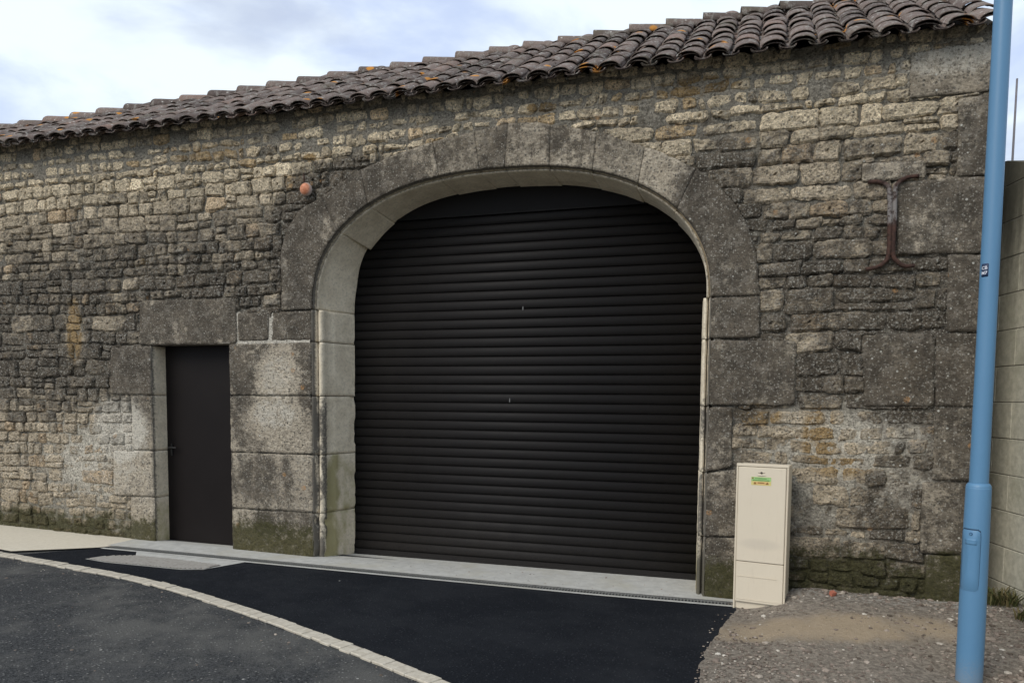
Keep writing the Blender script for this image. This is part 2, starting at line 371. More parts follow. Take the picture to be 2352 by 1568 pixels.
def tile_mat():
    m, t = mat('old_clay_tile'); P = t.n('ShaderNodeNewGeometry'); pos = P.outputs['Position']
    rnd = t.m('FRACT', t.m('ADD', t.n('ShaderNodeObjectInfo').outputs['Random'], P.outputs['Random Per Island']))
    nA = t.noise(t.scale(pos, (1, .4, .4)), 24, 7, .7); nB = t.noise(pos, 70, 5, .75); nC = t.noise(pos, 2.2, 4, .6)
    col = t.mix(rnd, (.082, .065, .058), (.190, .148, .128))
    col = t.mix(t.m('MULTIPLY', t.m('GREATER_THAN', rnd, .94), t.step(nA, .45, .6)), col, (.20, .105, .075))
    col = t.mix(1., col, t.n('ShaderNodeMapRange', {0: nB, 1: .3, 2: .7, 3: .6, 4: 1.5}).outputs[0], 'MULTIPLY')
    col = t.mix(t.m('MULTIPLY', t.step(nA, .50, .62), .75), col, (.25, .235, .21))
    d, r1, r2 = t.vor(pos, 26)
    wsp = t.m('MULTIPLY', t.step(d, .34, .22), t.m('GREATER_THAN', r1, .82))
    col = t.mix(t.m('MULTIPLY', wsp, .8), col, (.46, .44, .40))
    d, r1, r2 = t.vor(pos, 9)
    y = t.n('ShaderNodeSeparateXYZ', {0: pos}).outputs[1]
    near = t.step(y, .35, -.05)
    o = t.m('MULTIPLY', t.m('GREATER_THAN', t.m('ADD', r1, t.m('MULTIPLY', near, .05)), .972), t.step(t.m('ADD', d, t.m('MULTIPLY', nB, .3)), .62, .46))
    col = t.mix(o, col, t.mix(nB, (.32, .13, .03), (.62, .30, .07)))
    col = t.mix(t.m('MULTIPLY', t.step(nC, .56, .70), .4), col, (.10, .095, .06))
    t.out(col, .92, t.bump(t.m('ADD', nA, t.m('MULTIPLY', nB, .5)), .008, .8), .12)
    return m
M_TILE = tile_mat()

# ground materials
def asphalt(name, a, b, fleck, flc, sc=90, thr=.60, bmp=.006, rough=.85, dust=None):
    m, t = mat(name); P = t.n('ShaderNodeNewGeometry').outputs['Position']
    n1 = t.noise(P, sc, 4, .75); n2 = t.noise(P, 1.1, 5, .6); n3 = t.noise(P, 9, 6, .65)
    n4 = t.noise(P, sc * 2.3, 3, .8)
    col = t.mix(t.step(t.m('ADD', t.m('MULTIPLY', n1, .5), t.m('MULTIPLY', n4, .5)), .38, .62), a, b)
    if dust: col = t.mix(t.m('MULTIPLY', t.step(t.m('ADD', t.m('MULTIPLY', n2, .7), t.m('MULTIPLY', n3, .3)), .42, .62), .8), col, dust)
    d, r1, r2 = t.vor(P, 46); d2, r3, r4 = t.vor(t.scale(P, (1, 1, .2)), 15)
    f = t.m('MULTIPLY', t.step(d, .38, .24), t.m('GREATER_THAN', r1, thr))
    col = t.mix(t.m('MULTIPLY', f, .7), col, flc)
    f2 = t.m('MULTIPLY', t.step(d2, .17, .10), t.m('GREATER_THAN', r3, fleck))
    col = t.mix(f2, col, (.42, .41, .38))
    t.out(col, rough, t.bump(t.m('ADD', n1, t.m('MULTIPLY', f, .5)), bmp, .9), .12)
    return m
M_NEW = asphalt('fresh_asphalt', (.0045, .0055, .0080), (.0155, .0180, .0230), .996, (.040, .044, .050), 90, .72, .012, .95, (.019, .021, .025))
M_OLD = asphalt('worn_asphalt', (.012, .0135, .015), (.092, .093, .093), .965, (.26, .255, .24), 55, .82, .016, .92, (.120, .117, .108))
def ground_mat(name, c, c2, sc, bmp, rough=.92, stain=None):
    m, t = mat(name); P = t.n('ShaderNodeNewGeometry').outputs['Position']
    n = t.noise(P, sc, 6, .65); n2 = t.noise(P, 2.1, 5, .6); n3 = t.noise(P, 120, 3, .7)
    col = t.mix(t.step(n, .3, .7), c, c2)
    if stain: col = t.mix(t.m('MULTIPLY', t.step(n2, .48, .68), .55), col, stain)
    col = t.mix(t.m('MULTIPLY', t.step(n3, .62, .72), .3), col, tuple(.5 * k for k in c))
    t.out(col, rough, t.bump(t.m('ADD', n, t.m('MULTIPLY', n3, .6)), bmp, .6), .2)
    return m
M_SAND = ground_mat('cream_stabilised_sand', (.56, .505, .40), (.63, .575, .465), 30, .004)
M_CONC = ground_mat('pale_concrete', (.40, .395, .37), (.50, .495, .46), 12, .003, .85, (.42, .40, .33))
M_GRIT = ground_mat('trodden_grit', (.17, .135, .105), (.27, .225, .175), 38, .015, .95)
M_SETT = ground_mat('pale_sett_stone', (.42, .375, .30), (.54, .495, .41), 26, .004)
def blk_mat():
    m = ground_mat('hollow_concrete_block', (.38, .36, .285), (.52, .49, .385), 20, .006, .92, (.30, .29, .205)); nt = m.node_tree; t = NT.__new__(NT); t.nt = nt
    b = next(n for n in nt.nodes if n.type == 'BSDF_PRINCIPLED'); src = b.inputs['Base Color'].links[0].from_socket
    P = t.n('ShaderNodeNewGeometry').outputs['Position']; z = t.n('ShaderNodeSeparateXYZ', {0: P}).outputs[2]; n = t.noise(t.scale(P, (1, 1, .12)), 7, 5, .65)
    f = t.m('MULTIPLY', t.step(t.m('ADD', z, t.m('MULTIPLY', n, 1.6)), 3.0, 4.0), .85)
    nt.links.new(t.mix(f, src, (.065, .062, .045)), b.inputs['Base Color']); return m
M_BLK = blk_mat()
M_BJT = ground_mat('block_joint', (.18, .17, .14), (.24, .23, .19), 20, .006)
def peb_mat():
    m, t = mat('pebbles'); g = t.n('ShaderNodeNewGeometry'); P = g.outputs['Position']; r = g.outputs['Random Per Island']
    cr = t.n('ShaderNodeValToRGB', {0: r}); e = cr.color_ramp.elements
    e[0].position = 0; e[0].color = (.10, .08, .062, 1); e[1].position = 1; e[1].color = (.55, .51, .44, 1)
    for p, c in ((.35, (.17, .135, .11, 1)), (.7, (.27, .22, .18, 1)), (.93, (.36, .31, .255, 1))):
        k = e.new(p); k.color = c
    col = t.mix(1., cr.outputs[0], t.n('ShaderNodeMapRange', {0: t.noise(P, 60, 3, .6), 3: .8, 4: 1.2}).outputs[0], 'MULTIPLY')
    t.out(col, .9, None, .2); return m
M_PEB = peb_mat()

# ================================================================== BUILDING
barn = thing('stone_barn', 'old limestone rubble barn with arched roller gate, small door and canal tile roof', 'barn')
ROOTV = Vector((0, 0, 0))
wallm = Acc()
# --- mortar bed: one sheet with real relief, flush near the eave and on the smeared zones
def mortar_y(x, z):
    y = .029 + .011 * (fbm(x * 9, z * 9, 3) - .5) * 2
    flush = .86 * ss(z, 3.76, 4.02)
    flush = np.maximum(flush, .75 * ell(x, z, -1.6, .85, 1.0, .55, .5))
    flush = np.maximum(flush, .78 * ell(x, z, 5.8, 1.0, .75, .6, .4))
    flush = np.maximum(flush, .7 * (1 - ss(z, .2, .6)) * (x < 1))
    k = fbm(x * 4, z * 4, 55)
    y = y * (1 - flush) + flush * (.0005 + .017 * (fbm(x * 9, z * 11, 13, 5, .65) - .5) * 2)
    y = y - .012 * ss(k, .60, .75) * (1 - flush)
    return y, flush
dx = .02
PT = [(.096, .114, 2.12, 2.41), (.470, .506, 2.12, 2.41), (.0, .95, 2.098, 2.132)]
gx = np.arange(-6.6, 6.701, dx); gzz = np.arange(-.35, 4.325, dx)
X, Z = np.meshgrid(gx, gzz, indexing='ij')
Y, FL = mortar_y(X, Z)
BLK = list(BL.values())
for P_ in [ARCHP] + BLK: Y = np.where(inpoly(X, Z, P_), .0015, Y)
for a_, b_, c_, d_ in PT: Y = np.where((X > a_ - .02) & (X < b_ + .02) & (Z > c_ - .01) & (Z < d_ + .01), -.004 + .01 * (fbm(X * 20, Z * 20, 3) - .5), Y)
cxm = X[:-1, :-1] + dx / 2; czm = Z[:-1, :-1] + dx / 2
keep = np.ones(cxm.shape, bool)
for ox, oz in ((-.035, 0), (.035, 0), (0, .035), (0, 0)):
    keep &= ~inpoly(cxm + ox, czm - oz, OPEN); keep &= ~inpoly(cxm + ox, czm - oz, DOOR)
F = gridF(*X.shape)[keep.ravel()]
mk = masks(X.ravel(), Z.ravel()); mk[:, 0] *= .8; mk[:, 2] *= .35
for a_, b_, c_, d_ in PT: mk[:, 3] = np.where((X.ravel() > a_ - .02) & (X.ravel() < b_ + .02) & (Z.ravel() > c_ - .015) & (Z.ravel() < d_ + .015), .55 + .45 * fbm(X.ravel() * 16, Z.ravel() * 16, 9), mk[:, 3]); mk[:, 0] = np.where((X.ravel() > a_ - .02) & (X.ravel() < b_ + .02) & (Z.ravel() > c_ - .015) & (Z.ravel() < d_ + .015), .1, mk[:, 0])
tt = np.array([.30, .275, .225]) * (.55 + .45 * FL.ravel()[:, None]) * (1 - .22 * ss(Z, 3.6, 3.9).ravel()[:, None]) * (1 + .25 * (fbm(X * 2, Z * 2, 90).ravel()[:, None] - .5))
tt = tt * (1 + .45 * (ell(X, Z, -1.5, 1.0, .9, .5, .5).ravel() + ell(X, Z, 5.9, 1.2, .6, .4, .5).ravel())[:, None])
me = mesh('wall', np.stack([X.ravel(), Y.ravel(), Z.ravel()], 1), F, np.hstack([tt, np.ones((len(tt), 1))]), mk)
wall = link('wall', me, barn, M_MOR)
# --- plain return walls of the barn
Vs = []; a = Acc()
for b in ((6.66, 6.72, .03, 5.4, -.4, 4.2), (-6.7, -6.6, .03, 4.2, -.4, 4.2)):
    a.add(*box_vf(*b))
me = a.mesh('return_wall', False); n = len(me.vertices)
at = me.attributes.new('mask', 'FLOAT_COLOR', 'POINT'); at.data.foreach_set('color', [0.] * 4 * n)
rw = link('return_wall', me, barn, M_CORE)

def patch(Pf, nx, nz, yf, back=.05, rnd=7., rag=0., seed=0):
    """closed-edge patch on the wall: Pf(a,b) maps [-1,1]^2 to (x,z); border ring drops back into the wall"""
    a = np.concatenate([[-1], np.linspace(-1, 1, nx + 1), [1]]); b = np.concatenate([[-1], np.linspace(-1, 1, nz + 1), [1]])
    A, B = np.meshgrid(a, b, indexing='ij'); mx = np.maximum(np.abs(A), np.abs(B)); mx = np.where(mx == 0, 1, mx)
    nr = (np.abs(A) ** rnd + np.abs(B) ** rnd) ** (1 / rnd); f = np.where(nr > 0, mx / np.where(nr == 0, 1, nr), 1)
    A2, B2 = A * f, B * f
    x, z = Pf(A2, B2)
    if rag:
        e = mx ** 4
        x = x + e * rag * (fbm(x * 15, z * 15, seed + 1, 4, .7) - .5) * 2; z = z + e * rag * (fbm(x * 15, z * 15, seed + 2, 4, .7) - .5) * 2
    y = yf(x, z, mx)
    ring = np.zeros(A.shape, bool); ring[0] = ring[-1] = True; ring[:, 0] = ring[:, -1] = True
    y = np.where(ring, back, y)
    return np.stack([x.ravel(), y.ravel(), z.ravel()], 1), gridF(*A.shape)
def quadmap(c):
    c = np.array(c, float)
    def f(a, b):
        s = (a + 1) / 2; t = (b + 1) / 2
        w = [(1 - s) * (1 - t), s * (1 - t), s * t, (1 - s) * t]
        return sum(w[i] * c[i][0] for i in range(4)), sum(w[i] * c[i][1] for i in range(4))
    return f

# --- rubble stones
def blocked(x, z, grow=.0):
    m = inpoly(x, z, ARCHP)
    for p in BLK: m |= inpoly(x, z, p)
    return m
stones = []
zk = [-.36]
while zk[-1] < 4.36:
    h = rng.choice([.095, .115, .13, .145, .16, .185], p=[.14, .2, .22, .2, .16, .08])
    if zk[-1] > 3.75: h = rng.uniform(.085, .12)
    zk.append(zk[-1] + h)
def zline(k, x):
    if k == 0 or k >= len(zk): return np.full(np.shape(x), zk[min(k, len(zk) - 1)])
    return zk[k] + .036 * (fbm(np.asarray(x) * 1.6, k * .8 + 0 * np.asarray(x), 40, 4, .62) - .5) * 2
for k in range(len(zk) - 1):
    x = -6.6 + rng.uniform(0, .2); hh = zk[k + 1] - zk[k]
    while x < 6.7:
        side = float(ss(x, .5, 4.5)); zm = zk[k] + hh / 2
        lo, hi = (.95 + .15 * side, 1.9 + .95 * side)
        wd = hh * rng.uniform(lo, hi) * rng.choice([1, 1, 1, .65, 1.25])
        top = zm > 3.80
        if top: wd = rng.uniform(.06, .24)
        x1 = min(x + wd, 6.69)
        if x1 - x < .05: x = x1 + .01; continue
        parts = [(0., 1.)]
        if rng.random() > .7 * side and ((hh > .125 and rng.random() < .13) or (hh > .155 and rng.random() < .25)): s = rng.uniform(.36, .64); parts = [(0., s), (s, 1.)]
        t0 = rng.normal(0, .012); 
        for (u0, u1) in parts:
            g = rng.uniform(.002, .006); 
            xa, xb = x + g, x1 - g
            if top:
                if rng.random() < .07: continue
                g2 = rng.uniform(.003, .012)
            else: g2 = rng.uniform(.001, .005)
            za0, za1 = zline(k, xa), zline(k + 1, xa); zb0, zb1 = zline(k, xb), zline(k + 1, xb)
            f0, f1 = u0, u1
            c = [(xa, za0 + (za1 - za0) * f0 + g2), (xb, zb0 + (zb1 - zb0) * f0 + g2), (xb, zb0 + (zb1 - zb0) * f1 - g2), (xa, za0 + (za1 - za0) * f1 - g2)]
            j = .015 if not top else .018
            c = [(p[0] + rng.uniform(-j, j), p[1] + rng.uniform(-j, j) * .75) for p in c]
            cx = sum(p[0] for p in c) / 4; cz = sum(p[1] for p in c) / 4
            w_, h_ = c[1][0] - c[0][0], c[2][1] - c[1][1]
            if w_ < .03 or h_ < .02 or cz > 4.33: continue
            nx = max(4, int(round(w_ / .017))); nz = max(4, int(round(h_ / .017)))
            sd = int(rng.integers(1e6)); rnd = rng.choice([4.2, 6, 8, 12, 18]) if not top else rng.uniform(3.2, 7)
            prot = rng.normal(.003, .008) if not top else rng.normal(.0075, .003)
            tl = rng.normal(0, .05, 2); ey = rng.uniform(.014, .028); am = rng.uniform(.011, .020)
            def yf(px, pz, mx, cx=cx, cz=cz, prot=prot, tl=tl, ey=ey, am=am, sd=sd):
                y = -prot + tl[0] * (px - cx) + tl[1] * (pz - cz)
                y = y + am * (fbm(px * 14 + sd % 97, pz * 19, sd % 991, 4, .72) - .5) * 2 + ey * mx ** 13
                return np.clip(y, -.022, .06)
            V, F = patch(quadmap(c), nx, nz, yf, .06, rnd, .022 if not top else .026, sd)
            ins = inpoly(V[:, 0], V[:, 2], OPEN) | inpoly(V[:, 0], V[:, 2], DOOR)
            if ins.mean() > .12: continue
            bl = blocked(V[:, 0], V[:, 2])
            if bl.mean() > .82: continue
            V[:, 1] = np.where(bl | ins, .012, V[:, 1])
            K = masks(V[:, 0], V[:, 2]); T = tint_at(cx, cz, len(V))
            K[:, 0] = np.clip(K[:, 0] + rng.normal(.02, .13), 0, 1)
            d = np.hypot(cx - CAM.x, CAM.y); vis = -3.6 < cx
            stones.append(((w_ * h_ / d ** 2) * (1 - bl.mean()) * (1 if vis else .01), V, F, T, K, (cx, 0, cz)))
        x = x1
stones.sort(key=lambda s: -s[0])
acc = Acc()
for i, (ar, V, F, T, K, c) in enumerate(stones):
    if i < 300:
        o = link('stone', mesh('stone', V - np.array(c), F, T, K, False), wall, M_RUB); o.location = c
    else: acc.add(V, F, T, K)
link('rubble_stones', acc.mesh('rubble_stones', False), wall, M_RUB, 'stuff')

# --- dressed blocks
def dress(name, c, proud=.009, nlabel=None, amp=.007, mt=None, rag=.009):
    c = np.array(c, float); j = .0008; cc = c.mean(0)
    c = np.array([(p[0] + (j if p[0] < cc[0] else -j), p[1] + (j if p[1] < cc[1] else -j)) for p in c])
    w_ = c[:, 0].max() - c[:, 0].min(); h_ = c[:, 1].max() - c[:, 1].min()
    sd = int(rng.integers(1e6)); pr = proud + rng.uniform(-.003, .003)
    def yf(px, pz, mx):
        y = -pr + amp * (fbm(px * 6 + sd % 50, pz * 6, sd % 991, 5, .65) - .5) * 2 + .003 * mx ** 40
        return y - 0 * px
    V, F = patch(quadmap(c), max(4, int(w_ / .022)), max(4, int(h_ / .022)), yf, .002, 34., rag, sd)
    o = link(name, mesh(name, V - np.array((cc[0], 0, cc[1])), F, tint_at(cc[0], cc[1], len(V), 1), masks(V[:, 0], V[:, 2])), wall, mt or M_ASH)
    o.location = (cc[0], 0, cc[1])
    return o
JL = {'p1', 'p2', 'p3', 'p4', 'sB', 'g1', 'g2', 'g3', 'g4', 'g5'}
for k, c in BL.items():
    c = [list(p) for p in c]
    nm = 'lintel' if k == 'lintel' else 'jamb_block' if k in JL or k[0] == 'd' else 'quoin' if k[0] == 'c' else 'dressed_block'
    if k in ('p1', 'p2', 'p3', 'p4', 'sB'):
        for p in c:
            if p[0] > .96: p[0] = .958
    if k[0] == 'g' and k != 'an':
        for p in c:
            if p[0] < 4.715: p[0] = 4.716
    dress(nm, c, .009 if nm != 'lintel' else .011)

# --- gate surround: moulded edge (cavetto + roll) and splayed reveal
def reveal_profile(d_rear, yr=.47):
    P = [(-.012, -.008), (-.004, -.004), (.001, .004), (.006, .020), (.018, .050), (.024, .074), (.029, .078), (.031, .062), (.035, .046), (.044, .036), (.056, .033), (.068, .038), (.078, .050), (.084, .068), (.085, .086), (.087, .12), (.100, .20), (.104, .203)]
    for i in range(1, 9): f = i / 8; P.append((.104 + (d_rear - .104) * f, .203 + (yr - .203) * f))
    return np.array(P)
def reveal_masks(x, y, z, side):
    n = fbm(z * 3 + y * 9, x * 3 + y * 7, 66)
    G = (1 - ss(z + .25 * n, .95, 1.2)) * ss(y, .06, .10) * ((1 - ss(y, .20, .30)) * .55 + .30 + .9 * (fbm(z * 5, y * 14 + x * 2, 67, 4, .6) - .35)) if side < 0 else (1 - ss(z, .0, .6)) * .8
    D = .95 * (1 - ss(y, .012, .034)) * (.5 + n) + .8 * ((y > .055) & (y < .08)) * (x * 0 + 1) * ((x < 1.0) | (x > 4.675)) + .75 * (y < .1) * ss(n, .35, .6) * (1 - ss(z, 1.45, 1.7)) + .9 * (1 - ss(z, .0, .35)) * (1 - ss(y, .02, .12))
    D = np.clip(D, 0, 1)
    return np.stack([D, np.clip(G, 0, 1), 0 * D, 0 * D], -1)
def jamb(side, zc):
    x0 = .965 if side < 0 else 4.71; sg = 1 if side < 0 else -1
    for i in range(len(zc) - 1):
        z0, z1 = zc[i] + .003, zc[i + 1] - .003; nz = max(4, int((z1 - z0) / .025))
        pr = reveal_profile(.19 if side < 0 else .104) * ([1, 1] if side < 0 else [.72, 1]); off = rng.uniform(-.004, .004)
        tz = np.concatenate([[z0], np.linspace(z0, z1, nz), [z1]])
        ds = np.concatenate([pr[:, 0]]); ys = pr[:, 1]
        Pz, Pi = np.meshgrid(tz, np.arange(len(pr)), indexing='ij')
        d = ds[Pi] + off; y = ys[Pi].copy()
        nn = (fbm(Pz * 14, y * 20 + i, 200 + i, 4, .6) - .5) * 2
        d = d + .003 * nn
        # broken arris where the moulding and the rear edge have chipped
        ch = ss(fbm(Pz * 7 + side, 0 * Pz + 3 * i, 71, 3), .56, .72)
        d = d - ch * .014 * (ds[Pi] > .17) * (1 if side < 0 else 0)
        chf = ss(fbm(Pz * 6 + 5 * side, 0 * Pz, 171, 3), .5, .7) * (Pz < .45)
        inm = (ys[Pi] > .015) & (ys[Pi] < .1)
        y = y + chf * .02 * inm; d = d - chf * .022 * inm
        ring = np.zeros(d.shape, bool); ring[0] = ring[-1] = True
        d = np.where(ring, d - .03, d)
        V = np.stack([(x0 + sg * d).ravel(), y.ravel(), Pz.ravel()], 1)
        F = gridF(*d.shape)
        if side < 0: F = F[:, ::-1]
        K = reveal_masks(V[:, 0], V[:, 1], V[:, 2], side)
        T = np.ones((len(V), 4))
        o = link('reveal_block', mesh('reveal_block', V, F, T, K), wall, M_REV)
jamb(-1, [-.15, .43, 1.008, 1.584, 2.11, 2.42])
jamb(1, [-.15, .44, .98, 1.53, 2.08, 2.42])

# --- arch ring: each voussoir one stone, face + moulding + soffit
JI = [(.967, 2.42), (1.225, 3.18), (1.58, 3.37), (2.28, 3.55), (2.66, 3.6), (2.95, 3.605), (3.33, 3.59), (3.72, 3.52), (4.08, 3.37), (4.42, 3.16), (4.7075, 2.42)]
JO = [(.63, 2.42), (1.08, 3.475), (1.50, 3.70), (2.236, 3.885), (2.636, 3.935), (2.949, 3.976), (3.336, 3.922), (3.74, 3.83), (4.15, 3.67), (4.567, 3.455), (5.09, 2.42)]
def th_of(p): return TH[np.argmin((AX - p[0]) ** 2 + (AZ - p[1]) ** 2)]
EL = np.concatenate([[0], np.cumsum(np.hypot(*np.diff(EXT, axis=0).T))])
def ext_of(p):
    best = (9, 0)
    for i in range(len(EXT) - 1):
        a_, b_ = EXT[i], EXT[i + 1]; t_ = np.clip(np.dot(np.array(p) - a_, b_ - a_) / np.dot(b_ - a_, b_ - a_), 0, 1); q = a_ + t_ * (b_ - a_)
        dd = np.hypot(*(q - p)); 
        if dd < best[0]: best = (dd, EL[i] + t_ * (EL[i + 1] - EL[i]))
    return best[1]
for k in range(10):
    ta, tb = th_of(JI[k]), th_of(JI[k + 1]); ea, eb = ext_of(JO[k]), ext_of(JO[k + 1])
    L = max(abs(eb - ea), .2); nt = max(8, int(L / .022)); 
    tt_ = np.concatenate([[0], np.linspace(0, 1, nt), [1]])
    nf = 16
    pr0 = reveal_profile(.1)[1:]; npf = len(pr0)
    ii = np.arange(nf + 1 + npf)
    Tt, Ii = np.meshgrid(tt_, ii, indexing='ij')
    gap = .002 / L
    Tc = np.clip(Tt, gap, 1 - gap)
    th = ta + (tb - ta) * Tc; ix, iz = arch(th)
    e = ea + (eb - ea) * Tc; ex = np.interp(e, EL, EXT[:, 0]); ez = np.interp(e, EL, EXT[:, 1])
    # inward normal of the intrados
    x2, z2 = arch(th + .01); x1, z1 = arch(th - .01); tx, tz = x2 - x1, z2 - z1; ln = np.hypot(tx, tz) + 1e-9; nxn, nzn = tz / ln, -tx / ln
    ffac = np.clip((Ii - 1) / (nf - 1), 0, 1)
    X_ = ex + (ix - ex) * ffac; Z_ = ez + (iz - ez) * ffac
    sd = 300 + k
    Yf = -.010 + .004 * (fbm(X_ * 6, Z_ * 6, sd, 5, .65) - .5) * 2 + rng.uniform(-.002, .002)
    Yf = np.where(Ii == 0, .10, Yf)
    rag = .006 * (fbm(X_ * 18, Z_ * 18, sd + 5, 3) - .5) * 2 * (ffac < .05)
    X_ = X_ + rag; Z_ = Z_ + rag
    # moulding and soffit
    jj = np.clip(Ii - nf - 1, 0, npf - 1); mm = Ii > nf
    s01 = np.abs(np.sin(th)); rear = .04 + .085 * (1 - ss(s01, .55, .98)) * (1 - ss(th, 1.4, 1.7)) + (.008 if k % 2 else 0)
    if k == 0: rear = rear * 0 + .19 - .10 * ss(th, .15, .7)
    dprof = pr0[:, 0][jj]; yprof = pr0[:, 1][jj]
    flat = yprof > .10; fr = np.clip((yprof - .10) / .35, 0, 1)
    mo = .42
    dd = np.where(flat, dprof * 0 + .086 * mo + (np.maximum(rear, .086 * mo) - .086 * mo) * fr, dprof * mo)
    dd = dd + .003 * (fbm(th * 9, yprof * 15, sd + 9) - .5) * 2
    X_ = np.where(mm, ix + nxn * dd, X_); Z_ = np.where(mm, iz + nzn * dd, Z_); Y_ = np.where(mm, yprof, Yf)
    ring = (Tt == 0) | (Tt == 1); rg = np.zeros(Tt.shape, bool); rg[0] = rg[-1] = True
    X_ = np.where(rg & mm, X_ - nxn * .04, X_); Z_ = np.where(rg & mm, Z_ - nzn * .04, Z_); Y_ = np.where(rg & ~mm, .0, Y_)
    V = np.stack([X_.ravel(), Y_.ravel(), Z_.ravel()], 1); F = gridF(*X_.shape)[:, ::-1]
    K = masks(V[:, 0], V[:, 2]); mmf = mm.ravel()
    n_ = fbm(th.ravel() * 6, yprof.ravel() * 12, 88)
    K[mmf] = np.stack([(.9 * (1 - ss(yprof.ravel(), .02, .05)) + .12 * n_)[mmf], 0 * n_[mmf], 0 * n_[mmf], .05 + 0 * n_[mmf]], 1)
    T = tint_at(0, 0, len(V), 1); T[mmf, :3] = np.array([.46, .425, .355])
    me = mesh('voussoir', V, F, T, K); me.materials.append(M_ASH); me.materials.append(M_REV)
    nv = X_.shape[1]
    fi = np.array([(p % nv) for p in range(len(V))])
    mi = [1 if min(fi[v] for v in f) > nf + 1 else 0 for f in F.tolist()]
    me.polygons.foreach_set('material_index', mi)
    link('voussoir', me, wall)

# --- small door: reveal, leaf, handle
def door_rev(x0, sg, zc, yr):
    for i in range(len(zc) - 1):
        z0, z1 = zc[i] + .003, zc[i + 1] - .003; nz = max(4, int((z1 - z0) / .03))
        tz = np.concatenate([[z0], np.linspace(z0, z1, nz), [z1]]); yy = np.array([-.008, -.003, .01, .04, .08, .12, .16, yr]); dd = np.array([-.012, -.003, .0, .002, .002, .003, .003, .003])
        Pz, Pi = np.meshgrid(tz, np.arange(8), indexing='ij'); d = dd[Pi] + .0035 * (fbm(Pz * 12, yy[Pi] * 12, 500 + i) - .5) * 2
        rg = np.zeros(d.shape, bool); rg[0] = rg[-1] = True; d = np.where(rg, d - .03, d)
        V = np.stack([(x0 + sg * d).ravel(), yy[Pi].ravel(), Pz.ravel()], 1); F = gridF(*d.shape)
        if sg > 0: F = F[:, ::-1]
        K = np.zeros((len(V), 4)); K[:, 0] = .8 * (1 - ss(V[:, 1], .0, .07)); K[:, 1] = .55 * (1 - ss(V[:, 2], .1, .9))
        link('reveal_block', mesh('reveal_block', V, F, np.ones((len(V), 4)), K), wall, M_REV)
door_rev(-.985, 1, [-.15, .49, .99, 1.577, 2.10], .22)
door_rev(0.002, -1, [-.15, .43, 1.008, 1.584, 2.10], .22)
# underside of the lintel
V = [(-1.0, -.010, 2.106), (.02, -.010, 2.106), (.02, .25, 2.106), (-1.0, .25, 2.106), (-1.0, -.010, 2.13), (.02, -.010, 2.13), (.02, .25, 2.2), (-1.0, .25, 2.2)]
me = mesh('lintel_underside', V, [(0, 3, 2, 1), (4, 5, 6, 7), (0, 1, 5, 4), (1, 2, 6, 5), (2, 3, 7, 6), (3, 0, 4, 7)], np.ones((8, 4)), np.tile([.8, 0, 0, 0], (8, 1)), False)
link('lintel_underside', me, wall, M_REV)
door = bevel_box('door', -1.04, .06, .20, .245, -.055, 2.12, .002, M_DOOR, barn)
h = bevel_box('door_handle', -.93, -.905, .185, .20, .93, 1.06, .004, M_STEEL, door)
V, F = [], []
bm = bmesh.new(); bmesh.ops.create_cone(bm, cap_ends=True, segments=14, radius1=.011, radius2=.011, depth=.05, matrix=Matrix.Translation((-.917, .165, 1.02)) @ Matrix.Rotation(R(90), 4, 'X'))
bmesh.ops.create_cone(bm, cap_ends=True, segments=12, radius1=.008, radius2=.007, depth=.10, matrix=Matrix.Translation((-.872, .148, 1.02)) @ Matrix.Rotation(R(90), 4, 'Y'))
me = bpy.data.meshes.new('lever'); bm.to_mesh(me); bm.free(); link('lever', me, door, M_STEEL)

# --- roller shutter: every slat its own curved strip
gate = bpy.data.objects.new('roller_shutter', None); COL.objects.link(gate); gate.parent = barn; gate.location = (2.9, .487, 0)
pitch = .0895; zb = -.032
prof = []
for f_, y_ in ((0, .004), (.04, -.001), (.12, -.0065), (.28, -.0115), (.5, -.0135), (.72, -.0115), (.88, -.0065), (.95, -.001), (1.0, .004)): prof.append((y_, f_ * (pitch - .004)))
nxs = 2
V = []; 
for xx in (-1.98, 1.98):
    for y_, z_ in prof: V.append((xx, y_, z_))
    V.append((xx, .012, prof[-1][1])); V.append((xx, .012, 0))
npp = len(prof) + 2
F = [(i, npp + i, npp + (i + 1) % npp, (i + 1) % npp) for i in range(npp)] + [tuple(range(npp)), tuple(range(2 * npp - 1, npp - 1, -1))]
slat_me = mesh('slat', V, F, smooth=False)
for p in slat_me.polygons[:len(prof) - 1]: p.use_smooth = True
slat_me.materials.append(M_GATE)
ns = 37
for i in range(ns):
    o = bpy.data.objects.new('slat', slat_me); COL.objects.link(o); o.parent = gate; o.location = (0, rng.uniform(-.0006, .0006), zb + .045 + i * pitch)
bevel_box('bottom_bar', -1.98, 1.98, -.012, .014, zb - .03, zb + .042, .003, M_GATE, gate)
bevel_box('backing_sheet', -1.98, 1.98, .013, .03, zb, zb + ns * pitch, 0, M_GATE, gate)
bevel_box('fascia_panel', -1.98, 1.98, -.020, .03, zb + .045 + ns * pitch + .002, 3.75, .004, M_GATE, gate)
bevel_box('fascia_lip', -1.98, 1.98, -.028, -.0205, zb + .045 + ns * pitch - .004, zb + .045 + ns * pitch + .018, .002, M_GATE, gate)
for xx in (-1.80, 1.84): bevel_box('guide_rail', xx - .05, xx + .035, -.035, -.0145, zb - .03, 3.2, .003, M_GATE, gate)
M_SCR = simple('chalky_scuff', (.16, .16, .155), .8, .2, 200, .5)
